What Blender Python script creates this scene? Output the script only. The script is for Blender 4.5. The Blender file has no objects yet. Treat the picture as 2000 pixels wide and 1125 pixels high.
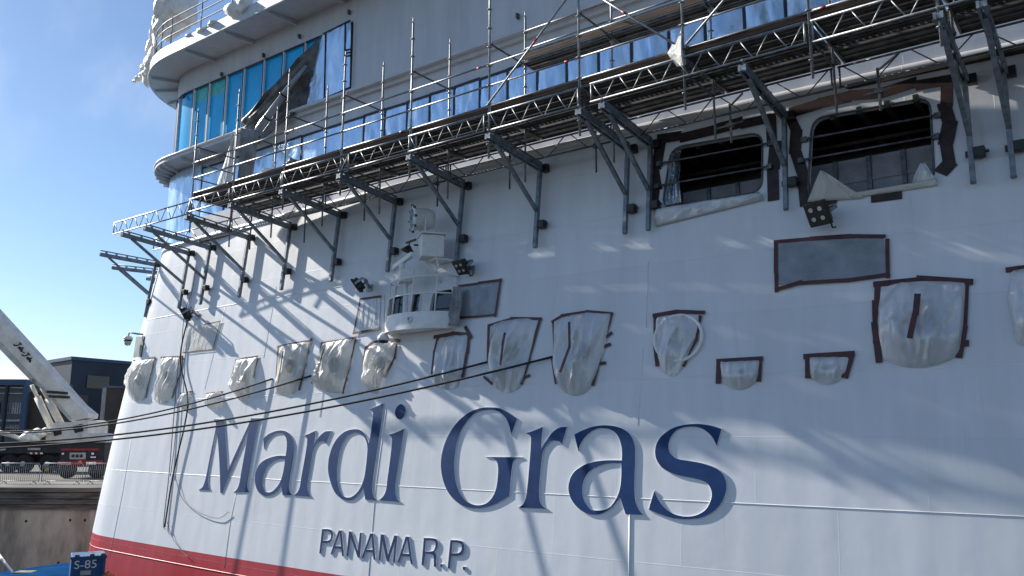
import bpy, bmesh, math, random
from math import *
from mathutils import Vector, Matrix, noise
random.seed(7)
SC = bpy.context.scene
COL = SC.collection
# ------------------------------------------------------------------ camera model (ship frame: X along the stern wall, Y into the ship, Z up)
F, TH, RO, H, AL = 1620.0, radians(10.15), 0.0028, 2.6, radians(36.67)
def w_(x, y, z): return Vector((x*cos(AL)-y*sin(AL), x*sin(AL)+y*cos(AL), z))
FW = w_(0, cos(TH), sin(TH)); R0 = w_(1, 0, 0); U0 = w_(0, -sin(TH), cos(TH))
RT = R0*cos(RO)+U0*sin(RO); UP = U0*cos(RO)-R0*sin(RO)
CAM = Vector((0, 0, H))
def ray(x, y): return FW+RT*((x-1000)/F)+UP*((562.5-y)/F)
def at_y(x, y, Y):
    d = ray(x, y); return CAM+d*(Y/d.y)
def at_z(x, y, z):
    d = ray(x, y); return CAM+d*((z-H)/d.z)
def at_d(x, y, dist): return CAM+ray(x, y)*dist
# ------------------------------------------------------------------ hull surface
LEAN = 0.11
KC, X0C = 0.0020, -13.0                 # slight outward camber of the stern wall
def yh(z, x=-30.05): return 17.15+LEAN*(z-9.52)+(KC if x < X0C else 0.0034)*(x-X0C)**2
def xc(z): return -30.05+0.22*(z-9.52)+0.0098*(z-9.52)**2
T0 = atan(2*KC*(X0C+30.05))
YC = yh(9.52)+4.0
def rad(z): return (YC-yh(z, xc(z)))/cos(T0)
def xcc(z): return xc(z)+rad(z)*sin(T0)
def inside(p):
    if p.x >= xc(p.z): return p.y-yh(p.z, p.x)
    if p.y <= YC: return rad(p.z)-hypot(p.x-xcc(p.z), p.y-YC)
    return p.x-(xcc(p.z)-rad(p.z))
def hull(px, py, off=0.0):
    d = ray(px, py); a, b = 8.0, None
    t = a
    while t < 60:
        if inside(CAM+d*t) > 0: b = t; break
        t += 0.25
    if b is None:
        best = max((inside(CAM+d*(k*0.1)), k*0.1) for k in range(200, 420))
        p = CAM+d*best[1]
    else:
        a = b-0.25
        for _ in range(30):
            m = (a+b)/2
            if inside(CAM+d*m) > 0: b = m
            else: a = m
        p = CAM+d*b
    return p+hn(p)*off if off else p
def hn(p):
    e = 0.01
    g = Vector((inside(p+Vector((e,0,0)))-inside(p-Vector((e,0,0))), inside(p+Vector((0,e,0)))-inside(p-Vector((0,e,0))), inside(p+Vector((0,0,e)))-inside(p-Vector((0,0,e)))))
    return -g.normalized()
# ------------------------------------------------------------------ materials
def mat(name, col, rough=0.5, metal=0.0, var=0.08, scale=3.0, bump=0.0, bscale=8.0, alpha=1.0, stretch=(1,1,1), spec=0.5, coat=0.0, col2=None, trans=0.0):
    m = bpy.data.materials.new(name); m.use_nodes = True
    nt = m.node_tree; N = nt.nodes; L = nt.links
    b = N['Principled BSDF']
    b.inputs['Roughness'].default_value = rough; b.inputs['Metallic'].default_value = metal
    b.inputs['Alpha'].default_value = alpha; b.inputs['Specular IOR Level'].default_value = spec
    b.inputs['Coat Weight'].default_value = coat
    b.inputs['Transmission Weight'].default_value = trans
    tc = N.new('ShaderNodeNewGeometry'); mp = N.new('ShaderNodeMapping'); mp.inputs['Scale'].default_value = stretch
    L.new(tc.outputs['Position'], mp.inputs['Vector'])
    nz = N.new('ShaderNodeTexNoise'); nz.inputs['Scale'].default_value = scale; nz.inputs['Detail'].default_value = 6
    nz.inputs['Roughness'].default_value = 0.62
    L.new(mp.outputs['Vector'], nz.inputs['Vector'])
    mx = N.new('ShaderNodeMix'); mx.data_type = 'RGBA'
    c2 = col2 if col2 else tuple(max(0, c*(1-2.2*var)) for c in col)
    c1 = col if col2 else tuple(min(1, c*(1+0.9*var)) for c in col)
    mx.inputs[6].default_value = (*c2, 1); mx.inputs[7].default_value = (*c1, 1)
    rp = N.new('ShaderNodeMapRange'); rp.inputs['From Min'].default_value = 0.34; rp.inputs['From Max'].default_value = 0.64
    L.new(nz.outputs['Fac'], rp.inputs['Value']); L.new(rp.outputs['Result'], mx.inputs[0])
    L.new(mx.outputs[2], b.inputs['Base Color'])
    if bump:
        n2 = N.new('ShaderNodeTexNoise'); n2.inputs['Scale'].default_value = bscale; n2.inputs['Detail'].default_value = 4
        L.new(mp.outputs['Vector'], n2.inputs['Vector'])
        bp = N.new('ShaderNodeBump'); bp.inputs['Strength'].default_value = min(1, bump); bp.inputs['Distance'].default_value = 0.05
        L.new(n2.outputs['Fac'], bp.inputs['Height']); L.new(bp.outputs['Normal'], b.inputs['Normal'])
    return m
def hull_mat(name, col, streak=0.1):
    # painted plate: faint strake-to-strake tone, rust-free dust streaks, slight plate waviness
    m = bpy.data.materials.new(name); m.use_nodes = True
    nt = m.node_tree; N = nt.nodes; L = nt.links; b = N['Principled BSDF']
    b.inputs['Roughness'].default_value = 0.42; b.inputs['Specular IOR Level'].default_value = 0.4
    g = N.new('ShaderNodeNewGeometry')
    sep = N.new('ShaderNodeSeparateXYZ'); L.new(g.outputs['Position'], sep.inputs[0])
    cmb = N.new('ShaderNodeCombineXYZ'); L.new(sep.outputs['X'], cmb.inputs['X']); L.new(sep.outputs['Z'], cmb.inputs['Y'])
    br = N.new('ShaderNodeTexBrick'); L.new(cmb.outputs[0], br.inputs['Vector'])
    br.inputs['Scale'].default_value = 1.0; br.inputs['Brick Width'].default_value = 3.1; br.inputs['Row Height'].default_value = 1.3
    br.inputs['Mortar Size'].default_value = 0.012; br.inputs['Mortar'].default_value = (0.97, 0.97, 0.975, 1); br.inputs['Color1'].default_value = (0.94, 0.945, 0.95, 1); br.inputs['Color2'].default_value = (1, 1, 1, 1)
    mp = N.new('ShaderNodeMapping'); mp.inputs['Scale'].default_value = (1.2, 1.2, 0.14); L.new(g.outputs['Position'], mp.inputs['Vector'])
    nz = N.new('ShaderNodeTexNoise'); nz.inputs['Scale'].default_value = 2.0; nz.inputs['Detail'].default_value = 8; nz.inputs['Roughness'].default_value = 0.6
    L.new(mp.outputs[0], nz.inputs['Vector'])
    rp = N.new('ShaderNodeMapRange'); rp.inputs['From Min'].default_value = 0.35; rp.inputs['From Max'].default_value = 0.7; rp.inputs['To Min'].default_value = 1.0; rp.inputs['To Max'].default_value = 1-streak
    L.new(nz.outputs['Fac'], rp.inputs['Value'])
    m1 = N.new('ShaderNodeMix'); m1.data_type = 'RGBA'; m1.blend_type = 'MULTIPLY'; m1.inputs[0].default_value = 1
    m1.inputs[6].default_value = (*col, 1); L.new(br.outputs['Color'], m1.inputs[7])
    m2 = N.new('ShaderNodeMix'); m2.data_type = 'RGBA'; m2.blend_type = 'MULTIPLY'; m2.inputs[0].default_value = 1
    L.new(m1.outputs[2], m2.inputs[6]); L.new(rp.outputs['Result'], m2.inputs[7])
    L.new(m2.outputs[2], b.inputs['Base Color'])
    n2 = N.new('ShaderNodeTexNoise'); n2.inputs["Scale"].default_value = 0.9; n2.inputs['Detail'].default_value = 3
    bp = N.new('ShaderNodeBump'); bp.inputs['Strength'].default_value = 0.25; bp.inputs['Distance'].default_value = 0.05
    L.new(g.outputs['Position'], n2.inputs['Vector']); L.new(n2.outputs['Fac'], bp.inputs['Height'])
    wv = N.new('ShaderNodeTexWave'); wv.wave_type = 'BANDS'; wv.bands_direction = 'X'; wv.inputs['Scale'].default_value = 0.42; wv.inputs['Distortion'].default_value = 1.4; wv.inputs['Detail'].default_value = 2; wv.inputs['Detail Scale'].default_value = 0.6
    L.new(g.outputs['Position'], wv.inputs['Vector'])
    bw_ = N.new('ShaderNodeBump'); bw_.inputs['Strength'].default_value = 0.07; bw_.inputs['Distance'].default_value = 0.03; L.new(wv.outputs['Fac'], bw_.inputs['Height']); L.new(bp.outputs['Normal'], bw_.inputs['Normal'])
    bs = N.new('ShaderNodeBump'); bs.inputs['Strength'].default_value = 0.5; bs.inputs['Distance'].default_value = 0.012; L.new(br.outputs['Fac'], bs.inputs['Height']); L.new(bw_.outputs['Normal'], bs.inputs['Normal'])
    L.new(bs.outputs['Normal'], b.inputs['Normal'])
    # a few faint rust runs
    mr_ = N.new('ShaderNodeMapping'); mr_.inputs['Scale'].default_value = (4.5, 4.5, 0.16); L.new(g.outputs['Position'], mr_.inputs['Vector'])
    nr = N.new('ShaderNodeTexNoise'); nr.inputs['Scale'].default_value = 1.0; nr.inputs['Detail'].default_value = 4; L.new(mr_.outputs[0], nr.inputs['Vector'])
    rr_ = N.new('ShaderNodeMapRange'); rr_.inputs['From Min'].default_value = 0.66; rr_.inputs['From Max'].default_value = 0.82; rr_.inputs['To Max'].default_value = 0.22; L.new(nr.outputs['Fac'], rr_.inputs['Value'])
    m3 = N.new('ShaderNodeMix'); m3.data_type = 'RGBA'; L.new(rr_.outputs[0], m3.inputs[0]); L.new(m2.outputs[2], m3.inputs[6]); m3.inputs[7].default_value = (0.33*col[0], 0.25*col[1], 0.18*col[2], 1)
    L.new(m3.outputs[2], b.inputs['Base Color'])
    return m
M = {}
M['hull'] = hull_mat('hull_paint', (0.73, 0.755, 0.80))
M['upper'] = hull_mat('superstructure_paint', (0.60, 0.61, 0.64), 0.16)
M['red'] = hull_mat('boot_top_red', (0.46, 0.030, 0.048), 0.25)
M['white'] = mat('white_paint', (0.80, 0.80, 0.79), 0.4, var=0.05, scale=5)
M['letter_blue'] = mat('letter_blue_enamel', (0.008, 0.044, 0.152), 0.5, var=0.12, scale=2, spec=0.2)
M['letter_navy'] = mat('letter_navy_enamel', (0.012, 0.034, 0.125), 0.5, var=0.12, scale=2, spec=0.2)
M['steel'] = mat('galvanised_steel', (0.29, 0.305, 0.32), 0.45, 0.5, var=0.18, scale=9)
M['steel_dark'] = mat('weathered_steel', (0.13, 0.145, 0.16), 0.55, 0.6, var=0.2, scale=7)
M['bracket'] = mat('grey_bracket_steel', (0.21, 0.245, 0.28), 0.5, 0.4, var=0.2, scale=6)
M['plank'] = mat('scaffold_plank_steel', (0.15, 0.145, 0.14), 0.65, 0.35, var=0.25, scale=5)
M['wood'] = mat('toe_board_wood', (0.105, 0.062, 0.038), 0.8, var=0.3, scale=4, stretch=(0.4, 4, 4))
M['redmark'] = mat('red_paint_mark', (0.45, 0.03, 0.03), 0.5)
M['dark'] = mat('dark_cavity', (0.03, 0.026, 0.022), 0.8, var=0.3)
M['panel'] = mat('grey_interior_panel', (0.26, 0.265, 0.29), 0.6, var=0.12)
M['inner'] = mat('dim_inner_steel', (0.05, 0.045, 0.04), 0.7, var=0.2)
M['tape'] = mat('maroon_tape', (0.075, 0.016, 0.020), 0.45, var=0.25, scale=6)
M['tape_brown'] = mat('dark_brown_tape', (0.035, 0.014, 0.013), 0.5, var=0.35, scale=5)
M['tape_black'] = mat('black_tape', (0.012, 0.012, 0.016), 0.45, var=0.2)
M['plastic_old'] = mat('clear_plastic_film', (0.70, 0.74, 0.76), 0.10, var=0.05, scale=2, bump=0.8, bscale=7, alpha=0.50, stretch=(1.6, 1.6, 0.4), coat=1.0)
M['plastic_old2'] = mat('milky_sunlit_film', (0.86, 0.83, 0.76), 0.3, var=0.05, scale=2, bump=1.0, bscale=8, alpha=0.88, stretch=(1.4, 1.4, 0.5), coat=0.4)
def film_mat(name, col, t0, t1, crease=9.0, rough=0.12, bump=0.9, gloss=0.85, trl=0.25):
    # thin plastic sheet: clear where it lies flat, milky along its creases, shiny, lit through from behind
    m = bpy.data.materials.new(name); m.use_nodes = True
    nt = m.node_tree; N = nt.nodes; L = nt.links; N.remove(N['Principled BSDF']); out = N['Material Output']
    g = N.new('ShaderNodeNewGeometry'); mp = N.new('ShaderNodeMapping'); mp.inputs['Scale'].default_value = (1.3, 1.3, 0.55); L.new(g.outputs['Position'], mp.inputs['Vector'])
    nz = N.new('ShaderNodeTexNoise'); nz.noise_type = 'RIDGED_MULTIFRACTAL'; nz.inputs['Scale'].default_value = crease*0.35; nz.inputs['Detail'].default_value = 5
    L.new(mp.outputs[0], nz.inputs['Vector'])
    n2 = N.new('ShaderNodeTexNoise'); n2.inputs['Scale'].default_value = crease*1.4; n2.inputs['Detail'].default_value = 5; L.new(mp.outputs[0], n2.inputs['Vector'])
    b1 = N.new('ShaderNodeBump'); b1.inputs['Strength'].default_value = bump; b1.inputs['Distance'].default_value = 0.035; L.new(nz.outputs['Fac'], b1.inputs['Height'])
    b2 = N.new('ShaderNodeBump'); b2.inputs['Strength'].default_value = bump*0.7; b2.inputs['Distance'].default_value = 0.03; L.new(n2.outputs['Fac'], b2.inputs['Height']); L.new(b1.outputs[0], b2.inputs['Normal'])
    d = N.new('ShaderNodeBsdfDiffuse'); tl = N.new('ShaderNodeBsdfTranslucent'); gl = N.new('ShaderNodeBsdfGlossy'); tr = N.new('ShaderNodeBsdfTransparent')
    for s in (d, tl): s.inputs['Color'].default_value = (*col, 1); L.new(b2.outputs[0], s.inputs['Normal'])
    gl.inputs['Roughness'].default_value = rough; gl.inputs['Color'].default_value = (.95, .96, 1, 1); L.new(b2.outputs[0], gl.inputs['Normal'])
    tr.inputs['Color'].default_value = (.93, .95, .96, 1)
    a = N.new('ShaderNodeMixShader'); a.inputs[0].default_value = trl; L.new(d.outputs[0], a.inputs[1]); L.new(tl.outputs[0], a.inputs[2])
    rp = N.new('ShaderNodeMapRange'); rp.inputs['From Min'].default_value = 0.25; rp.inputs['From Max'].default_value = 1.1; rp.inputs['To Min'].default_value = t0; rp.inputs['To Max'].default_value = t1
    L.new(nz.outputs['Fac'], rp.inputs['Value'])
    b = N.new('ShaderNodeMixShader'); L.new(rp.outputs[0], b.inputs[0]); L.new(tr.outputs[0], b.inputs[1]); L.new(a.outputs[0], b.inputs[2])
    fr0 = N.new('ShaderNodeFresnel'); fr0.inputs['IOR'].default_value = 1.5; L.new(b2.outputs[0], fr0.inputs['Normal'])
    fr = N.new('ShaderNodeMath'); fr.operation = 'MULTIPLY'; fr.inputs[1].default_value = gloss; L.new(fr0.outputs[0], fr.inputs[0])
    c = N.new('ShaderNodeMixShader'); L.new(fr.outputs[0], c.inputs[0]); L.new(b.outputs[0], c.inputs[1]); L.new(gl.outputs[0], c.inputs[2])
    L.new(c.outputs[0], out.inputs['Surface'])
    return m
M['plastic'] = film_mat('clear_plastic_film', (0.90, 0.92, 0.94), 0.56, 0.95, 8.0, 0.09, 1.0, 1.7, 0.10)  # clear, cooler, glossy copy of the film, for covers hanging in shade
M['plastic_milky_sunlit'] = film_mat('milky_sunlit_film', (0.88, 0.85, 0.78), 0.66, 0.97, 13.0, 0.38, 0.75, 0.4)  # creamy copy: sunlit look of the film put into colour; also white remnants
M['film_clear'] = film_mat('torn_clear_film', (0.80, 0.83, 0.86), 0.06, 0.55, 9.0, 0.08, 1.0, 1.4, 0.10)
M['film_grey'] = mat('taut_grey_film', (0.30, 0.32, 0.35), 0.14, var=0.15, scale=1.5, bump=0.35, bscale=2, alpha=0.88, coat=0.4)
M['foil_old'] = mat('blue_protective_foil', (0.80, 0.89, 1.0), 0.22, 0.8, var=0.14, scale=1.6, bump=1.0, bscale=2.4, stretch=(1, 1, 0.5), coat=0.3, col2=(0.52, 0.70, 1.0))
def foil_mat(name, c1, c2):
    m = mat(name, c1, 0.2, 0.45, var=0.1, scale=1.6, stretch=(1, 1, 0.5), col2=c2)
    nt = m.node_tree; N = nt.nodes; L = nt.links; b = N['Principled BSDF']
    g = N.new('ShaderNodeNewGeometry'); mp = N.new('ShaderNodeMapping'); mp.inputs['Scale'].default_value = (1, 1, 0.42); mp.inputs['Rotation'].default_value = (0, 0.25, 0); L.new(g.outputs['Position'], mp.inputs['Vector'])
    prev = None
    for sc, dist, st, ty in ((1.1, .10, .7, 'RIDGED_MULTIFRACTAL'), (3.2, .05, .8, 'FBM')):
        nz = N.new('ShaderNodeTexNoise'); nz.noise_type = ty; nz.inputs['Scale'].default_value = sc; nz.inputs['Detail'].default_value = 4; L.new(mp.outputs[0], nz.inputs['Vector'])
        bp = N.new('ShaderNodeBump'); bp.inputs['Strength'].default_value = st; bp.inputs['Distance'].default_value = dist; L.new(nz.outputs['Fac'], bp.inputs['Height'])
        if prev: L.new(prev.outputs[0], bp.inputs['Normal'])
        prev = bp
    L.new(prev.outputs[0], b.inputs['Normal'])
    return m
M['foil'] = foil_mat('blue_protective_foil', (0.68, 0.85, 1.0), (0.46, 0.70, 1.0))
M['foil_dark_reflection'] = mat('dark_reflection_foil', (0.14, 0.135, 0.13), 0.42, 0.3, var=0.35, scale=1.6, bump=0.8, bscale=3)  # dark surroundings mirrored by the silvery foil, put into its colour
M['glass'] = mat('blue_filmed_glass', (0.003, 0.46, 0.92), 0.22, var=0.06, scale=0.8, spec=0.25)
M['glass_green'] = mat('green_filmed_glass', (0.06, 0.52, 0.50), 0.25, var=0.2, scale=2, spec=.3)
M['seam'] = mat('dark_seam', (0.018, 0.022, 0.045), 0.6)
M['black'] = mat('black_housing', (0.016, 0.015, 0.014), 0.45, var=0.2)
M['lens'] = mat('lamp_lens', (0.55, 0.55, 0.52), 0.15, var=0.1, coat=1)
M['dglass'] = mat('dark_cab_glass', (0.02, 0.024, 0.03), 0.08, var=0.2, coat=0.5)
M['rope'] = mat('dark_mooring_rope', (0.022, 0.021, 0.024), 0.85, var=0.3, scale=20)
M['cable'] = mat('grey_cable', (0.16, 0.16, 0.18), 0.7)
M['tarp'] = mat('grey_tarpaulin', (0.30, 0.30, 0.31), 0.7, var=0.2, scale=3, bump=0.8, bscale=5)
M['wrap'] = mat('white_shrink_wrap', (0.84, 0.82, 0.77), 0.5, var=0.07, scale=3, bump=0.9, bscale=5)
# ------------------------------------------------------------------ object helpers
LOC = {}
def tag(o, label=None, cat=None, group=None, kind=None):
    if label: o['label'] = label
    if cat: o['category'] = cat
    if group: o['group'] = group
    if kind: o['kind'] = kind
    return o
def empty(name, loc, label, cat, group=None, rz=0.0):
    o = bpy.data.objects.new(name, None); COL.objects.link(o)
    o.location = loc; o.rotation_euler = (0, 0, rz); o.empty_display_size = 0.2
    LOC[o.name] = Vector(loc)
    return tag(o, label, cat, group)
class MB:
    def __init__(s): s.v = []; s.f = []; s.m = []; s.sm = []
    def add(s, vs, fs, mi=0, smooth=False):
        b = len(s.v); s.v += [tuple(v) for v in vs]
        for f in fs: s.f.append([b+i for i in f]); s.m.append(mi); s.sm.append(smooth)
        return s
    def box(s, c, sx, sy, sz, ax=None, mi=0):
        c = Vector(c); X, Y, Z = ax if ax else (Vector((1,0,0)), Vector((0,1,0)), Vector((0,0,1)))
        vs = [c+X*(i*sx/2)+Y*(j*sy/2)+Z*(k*sz/2) for i in (-1,1) for j in (-1,1) for k in (-1,1)]
        return s.add(vs, [(0,1,3,2),(4,6,7,5),(0,4,5,1),(2,3,7,6),(0,2,6,4),(1,5,7,3)], mi)
    def bevbox(s, c, sx, sy, sz, b=0.02, ax=None, mi=0):
        # box with chamfered edges
        c = Vector(c); X, Y, Z = ax if ax else (Vector((1,0,0)), Vector((0,1,0)), Vector((0,0,1)))
        bm = bmesh.new(); bmesh.ops.create_cube(bm, size=1)
        bmesh.ops.scale(bm, vec=(sx, sy, sz), verts=bm.verts)
        bmesh.ops.bevel(bm, geom=bm.edges[:], offset=b, segments=2, profile=0.6, affect='EDGES')
        vs = [c+X*v.co.x+Y*v.co.y+Z*v.co.z for v in bm.verts]; fs = [[v.index for v in f.verts] for f in bm.faces]
        bm.free(); return s.add(vs, fs, mi)
    def beam(s, p, q, w, h, up=Vector((0,0,1)), mi=0):
        p = Vector(p); q = Vector(q); d = (q-p); n = d.normalized()
        x = n.cross(up)
        if x.length < 1e-4: x = n.cross(Vector((1,0,0)))
        x.normalize(); z = x.cross(n)
        return s.box((p+q)/2, d.length, w, h, (n, x, z), mi)
    def tube(s, pts, r, n=8, mi=0, cap=True, closed=False):
        pts = [Vector(p) for p in pts]; k = len(pts); vs = []; fs = []
        prev = None
        for i, p in enumerate(pts):
            if closed: t = pts[(i+1)%k]-pts[i-1]
            else: t = pts[min(i+1,k-1)]-pts[max(i-1,0)]
            t.normalize()
            if prev is None:
                a = t.cross(Vector((0,0,1)))
                if a.length < 1e-3: a = t.cross(Vector((1,0,0)))
            else:
                a = prev-t*prev.dot(t)
                if a.length < 1e-4: a = t.cross(Vector((1,0,0.3)))
            a.normalize(); prev = a; b = t.cross(a)
            rr = r[i] if isinstance(r, (list, tuple)) else r
            vs += [p+(a*cos(2*pi*j/n)+b*sin(2*pi*j/n))*rr for j in range(n)]
        for i in range(k if closed else k-1):
            i2 = (i+1)%k
            fs += [(i*n+j, i*n+(j+1)%n, i2*n+(j+1)%n, i2*n+j) for j in range(n)]
        s.add(vs, fs, mi, True)
        if cap and not closed:
            b = len(s.v)-len(vs)
            s.f.append([b+j for j in range(n)][::-1]); s.m.append(mi); s.sm.append(False)
            s.f.append([b+(k-1)*n+j for j in range(n)]); s.m.append(mi); s.sm.append(False)
        return s
    def lathe(s, base, axis, prof, n=20, mi=0, smooth=True):
        base = Vector(base); ax = Vector(axis).normalized()
        a = ax.cross(Vector((0,0,1)))
        if a.length < 1e-3: a = ax.cross(Vector((1,0,0)))
        a.normalize(); b = ax.cross(a); vs = []; fs = []
        for (h, r) in prof: vs += [base+ax*h+(a*cos(2*pi*j/n)+b*sin(2*pi*j/n))*r for j in range(n)]
        for i in range(len(prof)-1): fs += [(i*n+j, i*n+(j+1)%n, (i+1)*n+(j+1)%n, (i+1)*n+j) for j in range(n)]
        s.add(vs, fs, mi, smooth)
        b0 = len(s.v)-len(vs)
        for k in (0, len(prof)-1):
            if prof[k][1] > 1e-5: s.f.append([b0+k*n+j for j in range(n)]); s.m.append(mi); s.sm.append(False)
        return s
    def grid(s, fn, nu, nv, mi=0, smooth=True):
        vs = [fn(i/nu, j/nv) for j in range(nv+1) for i in range(nu+1)]
        fs = [(j*(nu+1)+i, j*(nu+1)+i+1, (j+1)*(nu+1)+i+1, (j+1)*(nu+1)+i) for j in range(nv) for i in range(nu)]
        return s.add(vs, fs, mi, smooth)
    def sheet(s, pts, th, nrm, mi=0):
        # planar polygon given thickness th along nrm
        pts = [Vector(p) for p in pts]; n = len(pts); q = [p+nrm*th for p in pts]
        fs = [list(range(n)), list(range(2*n-1, n-1, -1))]+[(i, (i+1)%n, n+(i+1)%n, n+i) for i in range(n)]
        return s.add(pts+q, fs, mi)
    def build(s, name, mats, parent=None, world=True, solid=0.0):
        me = bpy.data.meshes.new(name)
        off = LOC.get(parent.name, Vector((0,0,0))) if (parent and world) else Vector((0,0,0))
        me.from_pydata([tuple(Vector(v)-off) for v in s.v], [], s.f)
        for m in (mats if isinstance(mats, (list, tuple)) else [mats]): me.materials.append(m)
        me.polygons.foreach_set('material_index', s.m); me.polygons.foreach_set('use_smooth', s.sm)
        bm = bmesh.new(); bm.from_mesh(me); bmesh.ops.recalc_face_normals(bm, faces=bm.faces); bm.to_mesh(me); bm.free()
        o = bpy.data.objects.new(name, me); COL.objects.link(o)
        if parent: o.parent = parent; LOC[o.name] = off
        if solid:
            md = o.modifiers.new('thickness', 'SOLIDIFY'); md.thickness = solid; md.offset = 0
        return o
def thing(mb, name, mats, label, cat, group=None, solid=0.0, base=None):
    # a thing that is a single mesh: its origin is put at its own base
    vs = [Vector(v) for v in mb.v]
    if base is None:
        base = Vector((sum(v.x for v in vs)/len(vs), sum(v.y for v in vs)/len(vs), min(v.z for v in vs)))
    mb.v = [tuple(v-base) for v in vs]
    o = mb.build(name, mats, None, solid=solid); o.location = base; LOC[o.name] = Vector(base)
    return tag(o, label, cat, group)
def smooth(pts, n=7, closed=True):
    # Catmull-Rom through pts; a third entry marks a corner
    P = [(p[0], p[1]) for p in pts]; cor = [len(p) > 2 for p in pts]; k = len(P); out = []
    for i in range(k if closed else k-1):
        p1, p2 = P[i], P[(i+1)%k]
        p0 = P[i-1] if (closed or i > 0) else p1; p3 = P[(i+2)%k] if (closed or i+2 < k) else p2
        if cor[i] or (not closed and i == 0): p0 = (2*p1[0]-p2[0], 2*p1[1]-p2[1])
        if cor[(i+1)%k] or (not closed and i+2 >= k): p3 = (2*p2[0]-p1[0], 2*p2[1]-p1[1])
        # centripetal-ish tangents scaled by local chord length keep short and long spans from overshooting
        def d(a, b): return max(1e-6, hypot(a[0]-b[0], a[1]-b[1]))
        L = d(p1, p2); t1 = [(p2[c]-p0[c])/(d(p0, p1)+L)*L for c in (0,1)]; t2 = [(p3[c]-p1[c])/(L+d(p2, p3))*L for c in (0,1)]
        for j in range(n):
            t = j/n; a = 2*t**3-3*t*t+1; b = t**3-2*t*t+t; c_ = -2*t**3+3*t*t; e = t**3-t*t
            out.append((a*p1[0]+b*t1[0]+c_*p2[0]+e*t2[0], a*p1[1]+b*t1[1]+c_*p2[1]+e*t2[1]))
    if not closed: out.append(P[-1])
    return out
def parse(txt, x0=0, y0=0, sc=1):
    r = []
    for w in txt.split():
        c = w.endswith('!'); a, b = w.rstrip('!').split(',')
        r.append((x0+float(a)*sc, y0+float(b)*sc)+((1,) if c else ()))
    return r
KL = sqrt(1+LEAN*LEAN)
def fill2d(loops, th, bev=0.0, body=None, size=1):
    # filled outlines (holes allowed) -> verts, faces in their own plane, centred on z=0
    cu = bpy.data.curves.new('outline', 'FONT' if body else 'CURVE')
    if body: cu.body = body; cu.size = size
    else:
        cu.dimensions = '2D'
        for lp in loops:
            sp = cu.splines.new('POLY'); sp.points.add(len(lp)-1)
            for i, p in enumerate(lp): sp.points[i].co = (p[0], p[1], 0, 1)
            sp.use_cyclic_u = True
    cu.fill_mode = 'BOTH'; cu.extrude = th/2; cu.bevel_depth = bev; cu.bevel_resolution = 0
    o = bpy.data.objects.new('outline', cu); COL.objects.link(o)
    dg = bpy.context.evaluated_depsgraph_get(); dg.update()
    me = o.evaluated_get(dg).to_mesh()
    vs = [v.co.copy() for v in me.vertices]; fs = [list(p.vertices) for p in me.polygons]
    o.evaluated_get(dg).to_mesh_clear(); bpy.data.objects.remove(o); bpy.data.curves.remove(cu)
    return vs, fs
def plane_world(v, off=0.0):
    # hull-plane coordinates (x, height along the slope / KL, outward) -> world
    n = Vector((0, -1/KL, LEAN/KL))
    return Vector((v[0], yh(v[1], v[0]), v[1]))+n*(v[2]+off)
def bend(vs, fs, step=0.4):
    # cut a flat plate (in hull-plane coordinates) into narrow strips so that it can follow the camber
    bm = bmesh.new(); bv = [bm.verts.new(v) for v in vs]
    for f in fs:
        try: bm.faces.new([bv[i] for i in f])
        except ValueError: pass
    bmesh.ops.remove_doubles(bm, verts=bm.verts, dist=1e-5)
    x = min(v.x for v in vs)+step; xm = max(v.x for v in vs)
    while x < xm:
        bmesh.ops.bisect_plane(bm, geom=bm.verts[:]+bm.edges[:]+bm.faces[:], plane_co=(x,0,0), plane_no=(1,0,0), dist=1e-5); x += step
    bm.verts.index_update(); out = [v.co.copy() for v in bm.verts], [[v.index for v in f.verts] for f in bm.faces]
    bm.free(); return out
def to_plane(px, py):
    p = hull(px, py); return (p.x, p.z)
def hull_solid(loops, th, off, bev=0.0):
    # loops in px; raised plate standing `off`..off+th from the hull
    L2 = [[to_plane(*p[:2]) for p in lp] for lp in loops]
    vs, fs = fill2d(L2, th, bev)
    return [plane_world(v, off+th/2) for v in vs], fs
def ribbon(mb, px, w, off=0.012, th=0.004, surf=None, jit=0.0, mi=0):
    # tape laid on the hull along a pixel polyline, in overlapping straight pieces
    S = surf or (lambda x, y: (hull(x, y), hn(hull(x, y))))
    P = [S(*p) for p in px]
    for i in range(len(P)-1):
        (a, n1), (b, n2) = P[i], P[i+1]
        n = (n1+n2).normalized(); d = (b-a)
        if d.length < 1e-3: continue
        k = max(1, int(d.length/0.55))
        for j in range(k):
            p = a+d*(j/k); q = a+d*((j+1)/k)
            t = d.normalized(); sd = t.cross(n)
            j1 = random.uniform(-jit, jit); j2 = random.uniform(-jit, jit); ex = random.uniform(0.0, 0.05)
            ww = w*random.uniform(0.88, 1.15)
            o1 = n*(off+0.002*random.random()+0.0015*((i+j)%3))
            mb.sheet([p-t*ex+sd*(j1-ww/2)+o1, q+t*ex+sd*(j2-ww/2)+o1, q+t*ex+sd*(j2+ww/2)+o1, p-t*ex+sd*(j1+ww/2)+o1], th, n, mi)
def hull_frame(p):
    n = hn(p); x = Vector((0,0,1)).cross(n); x.normalize(); x = -x if x.x < 0 else x
    z = x.cross(n); z = -z if z.z < 0 else z
    return x, n, z
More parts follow.
